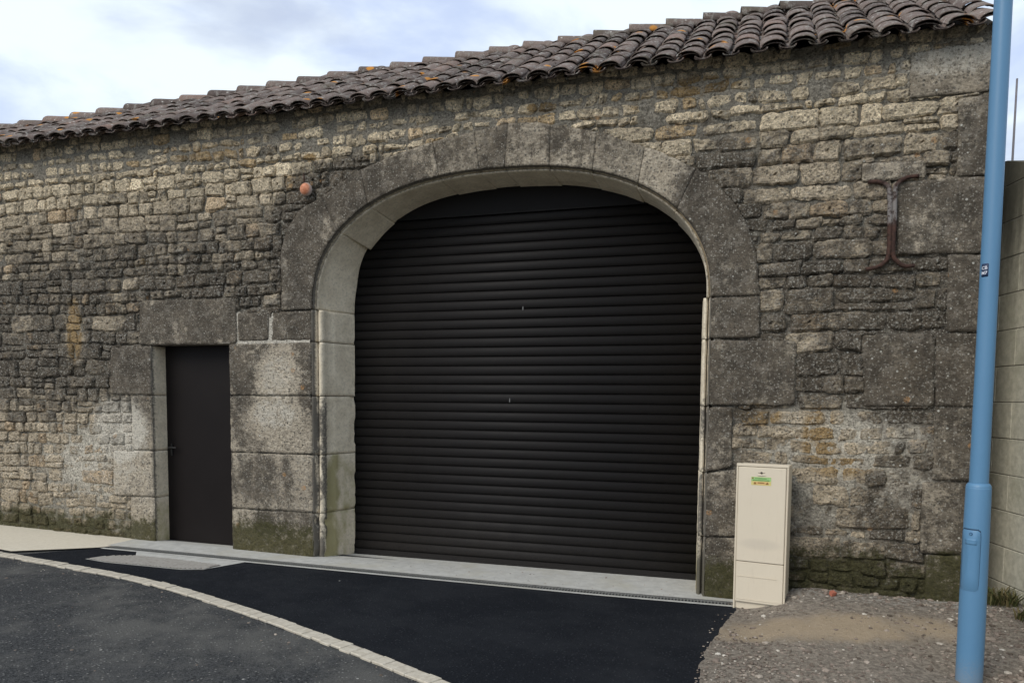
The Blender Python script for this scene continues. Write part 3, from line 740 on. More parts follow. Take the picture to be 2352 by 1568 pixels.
for cx_, cz_, hh_ in ((2.955, 2.43, .020), (2.83, 1.56, .022)):
    rr = .004
    me = mesh('scuff_mark', [(cx_ - 2.9 + rr * math.cos(a_) * (1 + .5 * (i_ % 2)), -.0155, cz_ + hh_ * math.sin(a_)) for i_, a_ in enumerate(np.linspace(0, 2 * math.pi, 10, endpoint=False))], [tuple(range(9, -1, -1))], smooth=False)
    link('scuff_mark', me, gate, M_SCR)

# --- iron tie anchor and terracotta knob
def tube(path, rad, seg=8, flat=1.0, ax=None):
    P = [Vector(p) for p in path]; V = []; F = []
    for i, p in enumerate(P):
        t = (P[min(i + 1, len(P) - 1)] - P[max(i - 1, 0)]).normalized()
        u = t.cross(Vector((0, 1, 0)) if ax is None else Vector(ax)); u = u.normalized() if u.length > 1e-4 else Vector((1, 0, 0)); v = t.cross(u).normalized()
        r = rad[i] if hasattr(rad, '__len__') else rad
        for k in range(seg):
            a_ = 2 * math.pi * (k + .5) / seg; V.append(p + u * r * math.cos(a_) + v * r * flat * math.sin(a_))
    for i in range(len(P) - 1):
        for k in range(seg): F.append((i * seg + k, i * seg + (k + 1) % seg, (i + 1) * seg + (k + 1) % seg, (i + 1) * seg + k))
    F.append(tuple(range(seg - 1, -1, -1))); F.append(tuple(range((len(P) - 1) * seg, len(P) * seg)))
    return V, F
def rust_mat():
    m, t = mat('rusted_iron'); P = t.n('ShaderNodeNewGeometry').outputs['Position']
    n = t.noise(P, 35, 6, .7); z = t.n('ShaderNodeSeparateXYZ', {0: P}).outputs[2]
    col = t.mix(t.step(n, .3, .7), (.030, .019, .016), (.085, .045, .034))
    lim = t.m('MULTIPLY', t.m('MULTIPLY', t.step(z, 2.90, 2.95), t.step(z, 3.24, 3.15)), t.step(n, .38, .55))
    col = t.mix(t.m('MULTIPLY', lim, .8), col, (.23, .22, .21))
    t.out(col, .85, t.bump(n, .004, .8), .2); return m
M_RUST = rust_mat()
def smooth_path(p, n=6):
    p = [np.array(q, float) for q in p]; out = []
    for i in range(len(p) - 1):
        p0 = p[max(i - 1, 0)]; p1 = p[i]; p2 = p[i + 1]; p3 = p[min(i + 2, len(p) - 1)]
        for k in range(n):
            t = k / n; out.append(.5 * ((2 * p1) + (-p0 + p2) * t + (2 * p0 - 5 * p1 + 4 * p2 - p3) * t * t + (-p0 + 3 * p1 - 3 * p2 + p3) * t ** 3))
    out.append(p[-1]); return out
anch = bpy.data.objects.new('wall_anchor', None); COL.objects.link(anch); anch.parent = barn; anch.location = (6.03, 0, 2.9)
LB = [(5.85, 3.242), (5.913, 3.24), (5.965, 3.222), (6.000, 3.17), (6.012, 2.95), (6.014, 2.70), (5.984, 2.633), (5.938, 2.601), (5.858, 2.587)]
RB = [(6.199, 3.263), (6.112, 3.253), (6.062, 3.221), (6.040, 3.17), (6.043, 2.95), (6.043, 2.70), (6.079, 2.633), (6.127, 2.601), (6.195, 2.601)]
for pth in (LB, RB):
    q = smooth_path([(a_ - 6.03, -.032, b_ - 2.9) for a_, b_ in pth], 5); rad = [.0190 * (1 - .25 * abs(2 * i / (len(q) - 1) - 1)) for i in range(len(q))]
    V, F = tube(q, rad, 8, 1.1); link('iron_bar', mesh('iron_bar', V, F), anch, M_RUST)
def ball_mat():
    m, t = mat('weathered_terracotta'); P = t.n('ShaderNodeNewGeometry').outputs['Position']
    n = t.noise(P, 28, 5, .6); lw = t.n('ShaderNodeAttribute', attribute_name='tint').outputs['Fac']
    col = t.mix(t.step(n, .35, .65), (.46, .17, .085), (.62, .27, .16)); col = t.mix(lw, col, (.50, .42, .37))
    t.out(col, .6, t.bump(n, .003, .6), .3); return m
V = []; F = []; TT = []
nr, nsg = 9, 28
for i in range(nr + 1):
    a_ = (i / nr) * R(105)
    for k in range(nsg):
        b_ = 2 * math.pi * k / nsg; r = .062 * math.sin(a_)
        V.append((r * math.cos(b_), -.050 * math.cos(a_) - .02, r * math.sin(b_))); e = ss(i / nr, .45, .75); TT.append((e, e, e, 1))
for i in range(nr):
    for k in range(nsg): F.append((i * nsg + k, i * nsg + (k + 1) % nsg, (i + 1) * nsg + (k + 1) % nsg, (i + 1) * nsg + k))
o = link('terracotta_knob', mesh('terracotta_knob', V, F, TT), barn, ball_mat()); o.location = (.93, -.012, 3.553); o['label'] = 'round orange terracotta knob with pale rim'
V, F = tube(smooth_path([(.915, -.03, 3.61), (.905, -.028, 3.66), (.90, -.02, 3.71)], 4), .006, 6); link('hook', mesh('hook', V, F), barn, M_RUST)

# ================================================================== ROOF
TP = math.atan(.6); cs, sn = math.cos(TP), math.sin(TP)
Y0, Z0 = -.205, 4.245
def roofp(x, s, h): return (x, Y0 + s * cs - h * sn, Z0 + s * sn + h * cs)
def ridge_y(x): return 1.10 + .115 * x
roof_V = [roofp(-6.75, .27, -.075), roofp(6.70, .27, -.075), roofp(6.70, (ridge_y(6.7) + .2) / cs, -.075), roofp(-6.75, (ridge_y(-6.75) + .2) / cs, -.075)]
roof_V += [roofp(-6.75, .27, -.11), roofp(6.70, .27, -.11), roofp(6.70, (ridge_y(6.7) + .2) / cs, -.11), roofp(-6.75, (ridge_y(-6.75) + .2) / cs, -.11)]
me = mesh('roof', roof_V, [(0, 1, 2, 3), (7, 6, 5, 4), (0, 4, 5, 1), (1, 5, 6, 2), (2, 6, 7, 3), (3, 7, 4, 0)], smooth=False)
roof = link('roof', me, barn, M_WOOD)
# rear slope and back wall (never seen from the street, they close the house)
zr = lambda x: Z0 + (ridge_y(x) + .205) * .6
V = [(-6.75, ridge_y(-6.75), zr(-6.75)), (6.7, ridge_y(6.7), zr(6.7)), (6.7, ridge_y(6.7) + 4.4, zr(6.7) - 2.64), (-6.75, ridge_y(-6.75) + 4.4, zr(-6.75) - 2.64), (6.7, ridge_y(6.7) + 4.4, -.3), (-6.75, ridge_y(-6.75) + 4.4, -.3)]
link('rear_slope', mesh('rear_slope', V, [(0, 1, 2, 3), (3, 2, 4, 5)], smooth=False), roof, M_TILE)
V = [(6.69, .03, 4.2), (6.69, ridge_y(6.7), zr(6.7) - .05), (6.69, 5.4, 4.2)]
link('gable', mesh('gable', V, [(0, 1, 2)], np.ones((3, 4)), np.zeros((3, 4)), smooth=False), roof, M_CORE)

def tile_mesh(name, r0, r1, L, ang=84, convex=1, th=.013, seed=0, flat=.70):
    rg = np.random.default_rng(seed); na, nl = 10, 5; V = []; F = []
    for layer in (0, 1):
        for j in range(nl + 1):
            s = L * j / nl; r = r0 + (r1 - r0) * j / nl - layer * th
            for i in range(na + 1):
                a_ = R(-ang + 2 * ang * i / na); wob = .0035 * (vn(np.array(i * .7 + seed), np.array(j * .9), seed) - .5)
                rr = r + wob; V.append((rr * math.sin(a_), s + .006 * (vn(np.array(i * 1.3), np.array(layer), seed + 9) - .5) * (j == 0), convex * rr * math.cos(a_) * flat))
    n1 = (nl + 1) * (na + 1)
    for layer in (0, 1):
        for j in range(nl):
            for i in range(na):
                q = [layer * n1 + j * (na + 1) + i, layer * n1 + j * (na + 1) + i + 1, layer * n1 + (j + 1) * (na + 1) + i + 1, layer * n1 + (j + 1) * (na + 1) + i]
                F.append(q if (layer == 0) == (convex > 0) else q[::-1])
    def strip(a_, b_):
        for k in range(len(a_) - 1): F.append([a_[k], b_[k], b_[k + 1], a_[k + 1]])
    strip([i for i in range(na + 1)], [n1 + i for i in range(na + 1)])
    strip([nl * (na + 1) + i for i in range(na + 1)], [n1 + nl * (na + 1) + i for i in range(na + 1)])
    strip([j * (na + 1) for j in range(nl + 1)], [n1 + j * (na + 1) for j in range(nl + 1)])
    strip([j * (na + 1) + na for j in range(nl + 1)], [n1 + j * (na + 1) + na for j in range(nl + 1)])
    me = mesh(name, V, F); me.materials.append(M_TILE); return me
covers = [tile_mesh('cover_tile', .099, .088, .43, 82, 1, .012, s, .52) for s in range(5)]
pans = [tile_mesh('pan_tile', .066, .074, .43, 80, -1, .013, 20 + s, .42) for s in range(4)]
PX, EXP = .2085, .298
items = {'cover_tile': [], 'pan_tile': []}
nc = int((6.60 + 6.65) / PX)
def add_tile(kind, x, s, h, tiltn, yaw, roll):
    # local: x across, y up-slope, z normal
    B = Matrix(((1, 0, 0), (0, cs, -sn), (0, sn, cs))).to_4x4()
    Mx = Matrix.Translation(roofp(x, s, h)) @ B @ Matrix.Rotation(tiltn, 4, 'X') @ Matrix.Rotation(yaw, 4, 'Z') @ Matrix.Rotation(roll, 4, 'Y')
    d = (Mx.translation - CAM).length
    items[kind].append((d, Mx, int(rng.integers(5)) if kind == 'cover_tile' else int(rng.integers(4))))
for c in range(nc + 1):
    x = 6.595 - c * PX; xo = rng.normal(0, .004); col_s = rng.normal(0, .018)
    for r in range(16):
        s = r * EXP + (col_s if r else col_s * .4)
        if Y0 + (s + .05) * cs > ridge_y(x): break
        add_tile('cover_tile', x + xo + rng.normal(0, .005), s + rng.normal(0, .020) * (r > 0), .008 + rng.uniform(0, .005), -.034 + rng.normal(0, .014), rng.normal(0, .032), rng.normal(0, .06))
        add_tile('pan_tile', x - PX / 2 + rng.normal(0, .003), s - .015 + rng.normal(0, .01), .018, -.036, rng.normal(0, .012), rng.normal(0, .02))
# doubled first course along the eave
under = Acc()
for c in range(nc + 1):
    x = 6.595 - c * PX
    B = Matrix(((1, 0, 0), (0, cs, -sn), (0, sn, cs))).to_4x4()
    for me_, xx, hh_ in ((covers[c % 5], x, -.015), (pans[c % 4], x - PX / 2, .003)):
        Mx = Matrix.Translation(roofp(xx + rng.normal(0, .004), .022 + rng.normal(0, .005), hh_)) @ B
        under.add([Mx @ v.co for v in me_.vertices], [list(p.vertices) for p in me_.polygons])
u = link('under_course', under.mesh('under_course'), roof, M_TILE)
u['kind'] = 'stuff'
for kind, lst in items.items():
    src = covers if kind == 'cover_tile' else pans
    lst.sort(key=lambda q: q[0]); ac = Acc()
    lim = 300
    for i, (d, Mx, v) in enumerate(lst):
        if i < lim:
            o = bpy.data.objects.new(kind, src[v]); COL.objects.link(o); o.parent = roof; o.matrix_world = Mx
        else: ac.add([Mx @ q.co for q in src[v].vertices], [list(p.vertices) for p in src[v].polygons])
    if ac.n: link('far_' + kind + 's', ac.mesh('far_' + kind + 's'), roof, M_TILE, 'stuff')
# ridge tiles, each lapping the next
ridges = [tile_mesh('ridge_tile', 0.140, .105, .43, 88, 1, .018, 60 + s, .95) for s in range(4)]
dirv = Vector((1, .115, .069)).normalized(); nrm = Vector((0, 0, 1)); nrm = (nrm - dirv * nrm.dot(dirv)).normalized(); sid = dirv.cross(nrm)
k = 0; x = -6.7
while x < 6.5:
    Mx = Matrix((sid, dirv, nrm)).transposed().to_4x4(); Mx.translation = Vector((x, ridge_y(x), zr(x) - .035 + rng.uniform(-.004, .004)))
    Mx = Mx @ Matrix.Rotation(-.075 + rng.normal(0, .006), 4, 'X') @ Matrix.Rotation(rng.normal(0, .01), 4, 'Z')
    o = bpy.data.objects.new('ridge_tile', ridges[k % 4]); COL.objects.link(o); o.parent = roof; o.matrix_world = Mx; k += 1; x += .36

# ================================================================== GROUND
def sheet(name, P, zf, mt, dz=0., step=.25, rag=0., kind='structure', parent=None, thick=0.):
    """polygon sheet lying on the terrain; outline resampled and roughened"""
    Q = []
    for i in range(len(P)):
        a_, b_ = np.array(P[i], float), np.array(P[(i + 1) % len(P)], float); n = max(1, int(np.hypot(*(b_ - a_)) / step))
        for k in range(n):
            q = a_ + (b_ - a_) * k / n
            if rag: q = q + rag * np.array([fbm(q[0] * 9, q[1] * 9, 1, 4) - .5, fbm(q[0] * 9, q[1] * 9, 2, 4) - .5]) * 2
            Q.append(q)
    from mathutils.geometry import tessellate_polygon
    tr = tessellate_polygon([[Vector((q[0], q[1], 0)) for q in Q]])
    bm = bmesh.new(); vs = [bm.verts.new((q[0], q[1], 0)) for q in Q]
    for f_ in tr:
        if len(set(f_)) == 3: bm.faces.new([vs[i] for i in f_])
    if thick:
        ex = bmesh.ops.extrude_edge_only(bm, edges=[e for e in bm.edges if e.is_boundary])
        low = {v for v in ex['geom'] if isinstance(v, bmesh.types.BMVert)}
    else: low = set()
    for v in bm.verts: v.co.z = float(zf(v.co.x, v.co.y)) + dz - (thick if v in low else 0)
    bmesh.ops.recalc_face_normals(bm, faces=bm.faces[:])
    if sum(fc.normal.z for fc in bm.faces) < 0: bmesh.ops.reverse_faces(bm, faces=bm.faces[:])
    me = bpy.data.meshes.new(name); bm.to_mesh(me); bm.free()
    return link(name, me, parent, mt, kind)
# terrain: one sheet out to the horizon
gxs = np.concatenate([[-900, -300, -100, -40], np.linspace(-20, 20, 21), [40, 100, 300, 900]]); gys = np.concatenate([[-900, -300, -100, -40], np.linspace(-20, 20, 11), [40, 100, 300, 900]])
GX, GY = np.meshgrid(gxs, gys, indexing='ij')
M_TER = ground_mat('field_earth', (.11, .10, .06), (.16, .14, .09), .8, .02)
link('ground', mesh('ground', np.stack([GX.ravel(), GY.ravel(), (gz(GX) - .16).ravel()], 1), gridF(*GX.shape)), None, M_TER, 'structure')
zroad = lambda x, y: gz(x)
sheet('road', [(-18, -14), (18, -14), (18, .3), (-18, .3)], zroad, M_OLD, -.008, 2.)
CU = [(-4.5, -.75), (-3.0, -.86), (-1.83, -1.02), (-.95, -1.13), (-.12, -1.245), (.5, -1.385), (1.06, -1.56), (1.62, -1.76), (2.11, -1.95), (2.78, -2.22), (3.48, -2.54), (4.3, -2.95), (5.2, -3.45)]
CUp = smooth_path(CU, 6)
# fresh asphalt apron
AP = [(p[0], p[1]) for p in CUp if -1.82 < p[0] < 5.0]
AP = AP + [(5.1, -3.4), (5.2, -2.6), (5.1, -1.9), (5.05, -1.4), (5.15, -.9), (5.15, -.35), (5.02, -.2), (4.98, -.125), (3.87, -.225), (1.97, -.315), (.50, -.375), (.44, -.55), (.36, -.86), (.17, -.935), (-.28, -.96), (-.67, -.975), (-.955, -.935), (-.82, -.74), (-.64, -.63), (-.70, -.455), (-1.20, -.43)]
sheet('apron', AP, zroad, M_NEW, .004, .06, .006)
# cream sanded footway on the left
SP = [(-9, .12), (-3.3, .12), (-1.1, .12), (-1.05, -.33), (-1.19, -.385), (-1.23, -.47), (-1.83, -.98), (-3.0, -.83), (-4.5, -.72), (-9, -.5)]
sheet('footway', SP, lambda x, y: gz(x) + .012 * ss(-x, 1.2, 3), M_SAND, .010, .1, .004)
# concrete threshold strip between wall and drain, running into both recesses
def strip_mesh(name, xs, ylo, yhi, zf, mt, ny=10, dz=0., kind='structure'):
    V = []
    for x_ in xs:
        for k in range(ny + 1):
            y_ = ylo(x_) + (yhi(x_) - ylo(x_)) * k / ny; V.append((x_, y_, float(zf(x_, y_)) + dz))
    o = link(name, mesh(name, V, gridF(len(xs), ny + 1)), None, mt, kind); return o
DRX = [-1.25, -1.08, .28, 1.97, 3.87, 5.02]; DRY = [-.375, -.365, -.315, -.255, -.175, -.085]
drn = lambda x: float(np.interp(x, DRX, DRY))
strip_mesh('threshold', np.linspace(-1.25, 5.0, 120), lambda x: drn(x), lambda x: .56, gz2, M_CONC, 12, .012)
strip_mesh('drain_margin', np.linspace(-1.2, 5.0, 120), lambda x: drn(x) - .145, lambda x: drn(x) - .10, gz2, M_CONC, 1, .009)
RIBP_ = [(-.93, -.925), (-.82, -.75), (-.64, -.655), (-.25, -.625), (.38, -.655), (.33, -.84), (.165, -.91), (-.28, -.935), (-.66, -.955)]
# concrete wedge with ribbed ramp in front of the small door
sheet('door_ramp', [(-.78, -.475), (-.56, -.462), (.50, -.405), (.42, -.62), (.34, -.85), (.17, -.925), (-.28, -.95), (-.67, -.968), (-.95, -.93), (-.82, -.74), (-.64, -.63)], zroad, M_CONC, .007, .08, .004)
sheet('ramp_bed', RIBP_, zroad, ground_mat('ramp_bed_concrete', (.10, .088, .076), (.15, .135, .12), 30, .002), .0115, .5)
ramp = thing('tactile_strip', 'pale ribbed concrete ramp wedge set in the black asphalt before the small door', 'ramp', (-.2, -.78, 0))
RIBP = [(-.93, -.925), (-.82, -.75), (-.64, -.655), (-.25, -.625), (.38, -.655), (.33, -.84), (.165, -.91), (-.28, -.935), (-.66, -.955)]
M_RIB = ground_mat('ribbed_concrete', (.36, .33, .29), (.46, .43, .38), 30, .002)
xk = -.95
while xk < .42:
    yy = np.linspace(-.99, -.6, 60); xx = xk + (yy + .78) * .35
    ins = inpoly(xx, yy, RIBP)
    if ins.any():
        ya, yb = yy[ins].min(), yy[ins].max()
        if yb - ya > .03:
            P4 = []
            for y_ in (ya, yb):
                xm = xk + (y_ + .78) * .35; z_ = float(gz(xm)) + .011
                P4 += [(xm - .011, y_, z_), (xm - .007, y_, z_ + .007), (xm + .007, y_, z_ + .007), (xm + .011, y_, z_)]
            me = mesh('rib', [(p[0] + .2, p[1] + .78, p[2]) for p in P4], [(0, 1, 5, 4), (1, 2, 6, 5), (2, 3, 7, 6), (0, 3, 2, 1), (4, 5, 6, 7)], smooth=False)
            link('rib', me, ramp, M_RIB)
    xk += .036
# drain channel: black trough with cross bars
drain = thing('drain_channel', 'narrow slotted drain running along the concrete threshold of the gate', 'drain', (2, -.3, 0))
M_DRN = simple('galvanised_grate', (.16, .16, .15), .6, .4, 60, .3)
M_BLK2 = simple('drain_dark', (.012, .012, .012), .9, .1)
a = Acc(); b = Acc(); xs_ = np.linspace(-1.2, 5.0, 90)
V = []
for x_ in xs_:
    y_ = drn(x_); z_ = float(gz(x_)); V += [(x_ - 2, y_ + .3 - .10, z_ + .010), (x_ - 2, y_ + .3 - .095, z_ - .05), (x_ - 2, y_ + .3 - .005, z_ - .05), (x_ - 2, y_ + .3, z_ + .011)]
F = []
for i in range(len(xs_) - 1):
    for k in range(3): F.append((4 * i + k, 4 * i + k + 1, 4 * i + 4 + k + 1, 4 * i + 4 + k)[::-1])
link('trough', mesh('trough', V, F, smooth=False), drain, M_BLK2)
xb_ = -1.18
while xb_ < 4.98:
    y_ = drn(xb_); z_ = float(gz(xb_)); V, F = box_vf(xb_ - 2 - .006, xb_ - 2 + .006, y_ + .3 - .098, y_ + .3 - .002, z_ - .012, z_ + .006); a.add(V, F); xb_ += .027
link('grate_bars', a.mesh('grate_bars', False), drain, M_DRN, 'stuff')
for off in (-.096, -.006):
    V = []
    for x_ in xs_:
        y_ = drn(x_) + off; z_ = float(gz(x_)); V += [(x_ - 2, y_ + .3 - .005, z_ + .009), (x_ - 2, y_ + .3 + .005, z_ + .009), (x_ - 2, y_ + .3 + .005, z_ - .02), (x_ - 2, y_ + .3 - .005, z_ - .02)]
    F = []
    for i in range(len(xs_) - 1):
        for k in range(4): F.append((4 * i + k, 4 * i + (k + 1) % 4, 4 * i + 4 + (k + 1) % 4, 4 * i + 4 + k))
    link('edge_rail', mesh('edge_rail', V, F, smooth=False), drain, M_DRN)

# sett kerb: each stone is its own object
kerb = thing('sett_kerb', 'single row of pale stone setts curving between fresh black and worn grey asphalt', 'kerb', (0, -1.3, 0))
CP = np.array([(p[0], p[1]) for p in CUp]); CL = np.concatenate([[0], np.cumsum(np.hypot(*np.diff(CP, axis=0).T))])
sett_meshes = []
for v in range(6):
    bm = bmesh.new(); bmesh.ops.create_cube(bm, size=1.); 
    for q in bm.verts: q.co = Vector((q.co.x * rng.uniform(.1015, .1045), q.co.y * rng.uniform(.100, .114), q.co.z * .10))
    bmesh.ops.bevel(bm, geom=bm.edges[:], offset=.0035, segments=1, affect='EDGES')
    me = bpy.data.meshes.new('sett'); bm.to_mesh(me); bm.free(); me.materials.append(M_SETT); sett_meshes.append(me)
s = 0.; kk = 0
while s < CL[-1] - .1:
    c = s + .053; px_, py_ = np.interp(c, CL, CP[:, 0]), np.interp(c, CL, CP[:, 1]); p2 = (np.interp(c + .05, CL, CP[:, 0]), np.interp(c + .05, CL, CP[:, 1]))
    an = math.atan2(p2[1] - py_, p2[0] - px_); nx_, ny_ = math.sin(an), -math.cos(an)
    o = bpy.data.objects.new('sett', sett_meshes[int(rng.integers(6))]); COL.objects.link(o); o.parent = kerb
    o.location = (px_ + nx_ * .057 + rng.normal(0, .003), py_ + ny_ * .057 + 1.3 + rng.normal(0, .003), float(gz(px_)) - .043 + rng.uniform(-.002, .004)); o.rotation_euler = (rng.normal(0, .012), rng.normal(0, .012), an + rng.normal(0, .02)); s += .106
sheet('kerb_bedding', [(p[0], p[1] + .004) for p in CUp] + [(p[0] - .03, p[1] - .115) for p in CUp[::-1]], zroad, ground_mat('bedding_mortar', (.34, .31, .26), (.44, .40, .34), 40, .004), .001, 9.)

# gravel patch rising to the foot of the wall
def ggz(x, y):
    e = ss(x + .10 * (fbm(x * 3, y * 3, 4) - .5), 4.86, 5.45)
    base = gz(x) - .012 + .018 * e
    up = ss(y, -1.5, .0) * .16 * ss(x, 4.95, 5.6)
    up = up + .03 * ss(x, 6.5, 7.0)
    return base + up + .035 * (fbm(x * 2.2, y * 2.2, 6, 4) - .5) * e + .012 * (fbm(x * 12, y * 12, 16, 4) - .5)
def gedge(y): return np.interp(y, [-3.6, -2.4, -2.0, -1.63, -1.21, -.76, -.29, -.17, .1], [4.95, 4.86, 4.82, 4.80, 4.84, 4.90, 4.99, 4.97, 4.97])
ys_ = np.arange(-3.6, .12, .03); us_ = np.linspace(0, 1, 110)
YY, UU = np.meshgrid(ys_, us_, indexing='ij'); E_ = gedge(YY) + .05 * (fbm(YY * 7, YY * 0, 9, 4) - .5)
XX = E_ + (9.0 - E_) * UU ** 1.35
ZZ = ggz(XX, YY); ZZ = np.maximum(ZZ, gz(XX) + .0045) - .02 * (UU < .001)
def grit_mat():
    m, t = mat('loose_grit'); P = t.n('ShaderNodeNewGeometry').outputs['Position']
    n = t.noise(P, 30, 7, .7); n2 = t.noise(P, 110, 3, .7); n4 = t.noise(P, 3.2, 5, .6)
    col = t.mix(t.step(n, .32, .68), (.145, .123, .100), (.34, .295, .24))
    s_ = t.n('ShaderNodeSeparateXYZ', {0: P})
    # streak of spilled building sand
    dx_ = t.m('MULTIPLY', t.m('SUBTRACT', s_.outputs[0], 5.62), .95); dy_ = t.m('MULTIPLY', t.m('SUBTRACT', s_.outputs[1], t.m('MULTIPLY_ADD', s_.outputs[0], .18, -1.78)), 3.6)
    r = t.m('ADD', t.m('ADD', t.m('MULTIPLY', dx_, dx_), t.m('MULTIPLY', dy_, dy_)), t.m('MULTIPLY', t.m('SUBTRACT', n, .5), 1.1))
    r = t.m('ADD', r, t.m('MULTIPLY', t.m('SUBTRACT', n4, .5), 2.6))
    col = t.mix(t.m('MULTIPLY', t.step(r, 1.25, .05), .75), col, (.43, .335, .225))
    # lime dust at the foot of the wall
    col = t.mix(t.m('MULTIPLY', t.m('MULTIPLY', t.step(s_.outputs[1], -.38, -.08), t.step(n, .42, .6)), .6), col, (.42, .41, .38))
    col = t.mix(t.m('MULTIPLY', t.step(n2, .6, .7), .5), col, (.36, .32, .27))
    t.out(col, .95, t.bump(t.m('ADD', n, t.m('MULTIPLY', n2, .8)), .018, .9), .15); return m
link('gravel_ground', mesh('gravel_ground', np.stack([XX.ravel(), YY.ravel(), ZZ.ravel()], 1), gridF(*XX.shape)[:, ::-1]), None, grit_mat(), 'structure')
# loose pebbles
ico = bmesh.new(); bmesh.ops.create_icosphere(ico, subdivisions=1, radius=1); IV = np.array([v.co[:] for v in ico.verts]); ico.verts.index_update(); IF = np.array([[v.index for v in f.verts] for f in ico.faces]); ico.free()
def peb(x, y, z, r):
    sc = r * rng.uniform(.6, 1.3, 3) * np.array([1.15, 1.15, .55]); J = IV * (1 + rng.normal(0, .14, IV.shape)); a_ = rng.uniform(0, 6.28); c_, s_ = math.cos(a_), math.sin(a_)
    J = J * sc; return np.stack([J[:, 0] * c_ - J[:, 1] * s_ + x, J[:, 0] * s_ + J[:, 1] * c_ + y, J[:, 2] + z + sc[2] * .25], 1)
ac = Acc()
N = 9000; py = rng.uniform(-3.4, .02, N * 2); px = 4.8 + rng.uniform(0, 1, N * 2) ** 1.1 * 3.2
dens = .35 + .65 * ss(fbm(px * 1.5, py * 1.5, 12), .4, .6); dens *= 1 - .85 * ell(px, py, 5.55, -.80, .75, .26, .5); dens = np.maximum(dens, .9 * (py > -.22)); dens = np.maximum(dens, .8 * (px > 6.4))
ok = (px > gedge(py) - .02 + .055 * rng.normal(0, 1, N * 2)) & (rng.uniform(0, 1, N * 2) < dens)
for x_, y_ in zip(px[ok][:N], py[ok][:N]):
    r = min(.0035 + rng.exponential(.0035), .02) * (1.35 if y_ > -.25 or x_ > 6.4 else 1); r = min(r, .007) if x_ < gedge(y_) + .08 else r
    ac.add(peb(x_, y_, max(float(ggz(x_, y_)), float(gz(x_)) + .008), r), IF)
for x_, y_, r in ((5.55, -1.55, .022), (6.0, -.75, .016), (5.9, -1.32, .018), (6.75, -1.0, .03), (6.62, -1.25, .026), (6.9, -.7, .024), (6.7, -.35, .022), (5.72, -1.95, .030), (5.3, -2.2, .02)): ac.add(peb(x_, y_, float(ggz(x_, y_)), r), IF)
link('gravel', ac.mesh('gravel', False), None, M_PEB, 'stuff')
ac = Acc()
for i in range(500):      # crumbs of asphalt and grit scattered on the road and threshold
    u_ = rng.random()
    if u_ < .55: x_, y_ = rng.uniform(-1.5, 4.5), rng.uniform(-4, -1.2)
    elif u_ < .8: s_ = rng.uniform(0, CL[-1]); x_, y_ = np.interp(s_, CL, CP[:, 0]) + rng.normal(0, .05), np.interp(s_, CL, CP[:, 1]) - .2 + rng.normal(0, .06)
    else: x_, y_ = rng.uniform(1.1, 4.9), rng.uniform(-.15, .35)
    ac.add(peb(x_, y_, float(gz2(x_, y_)) + (.012 if y_ > -.3 else -.008), min(.002 + rng.exponential(.0022), .011)), IF)
link('scattered_grit', ac.mesh('scattered_grit', False), None, M_PEB, 'stuff')
M_BR = simple('red_brick', (.42, .15, .10), .9, .1, 60, .2)
V, F = box_vf(-.022, .022, -.018, .018, -.01, .02); br = link('brick_fragment', mesh('brick_fragment', [(v[0] + rng.uniform(-.006, .006), v[1] + rng.uniform(-.006, .006), v[2] + rng.uniform(-.005, .005)) for v in V], F, smooth=False), None, M_BR)
br.location = (5.70, -.16, float(ggz(5.70, -.16)) + .012); br.rotation_euler = (.2, .1, .6); tag(br, 'small orange red brick chip on the gravel at the foot of the wall', 'brick chip')

# ================================================================== CONCRETE BLOCK WALL on the right
bw = thing('block_wall', 'bare grey concrete block wall with raked top right of the blue post', 'wall', (6.95, .30, 0), math.atan2(-.973, .229))
# local x runs toward the street
def topz(s): return 3.40 - .33 * s
core_s0, core_s1 = -1.2, 2.6
me = mesh('mortar_core', [(core_s0, -.006, -.2), (core_s1, -.006, -.2), (core_s1, -.006, topz(core_s1) - .02), (core_s0, -.006, topz(core_s0) - .02), (core_s0, .14, -.2), (core_s1, .14, -.2), (core_s1, .14, topz(core_s1) - .02), (core_s0, .14, topz(core_s0) - .02)],
          [(0, 3, 2, 1), (4, 5, 6, 7), (0, 1, 5, 4), (1, 2, 6, 5), (2, 3, 7, 6), (3, 0, 4, 7)], smooth=False)
link('mortar_core', me, bw, M_BJT)
row = 0; z = -.10
while z < 3.9:
    s = core_s0 - (.26 if row % 2 else 0)
    while s < core_s1:
        a0, a1 = max(s + .003, core_s0), min(s + .505, core_s1); z0, z1 = z + .003, z + .277
        if a1 - a0 > .05:
            tz = [min(z1, topz(q) - .0) for q in (a0, a1)]
            if min(tz) - z0 > .03:
                pr = rng.uniform(-.013, -.009)
                V = [(a0, pr, z0), (a1, pr, z0), (a1, pr, tz[1]), (a0, pr, tz[0]), (a0, .12, z0), (a1, .12, z0), (a1, .12, tz[1]), (a0, .12, tz[0])]
                bm = bmesh.new(); vs = [bm.verts.new(v) for v in V]
                for f in [(0, 3, 2, 1), (4, 5, 6, 7), (0, 1, 5, 4), (1, 2, 6, 5), (2, 3, 7, 6), (3, 0, 4, 7)]: bm.faces.new([vs[i] for i in f])
                bmesh.ops.recalc_face_normals(bm, faces=bm.faces[:]); bmesh.ops.bevel(bm, geom=bm.edges[:], offset=.004, segments=1, affect='EDGES')
                me = bpy.data.meshes.new('block'); bm.to_mesh(me); bm.free(); link('block', me, bw, M_BLK)
        s += .508
    z += .28; row += 1
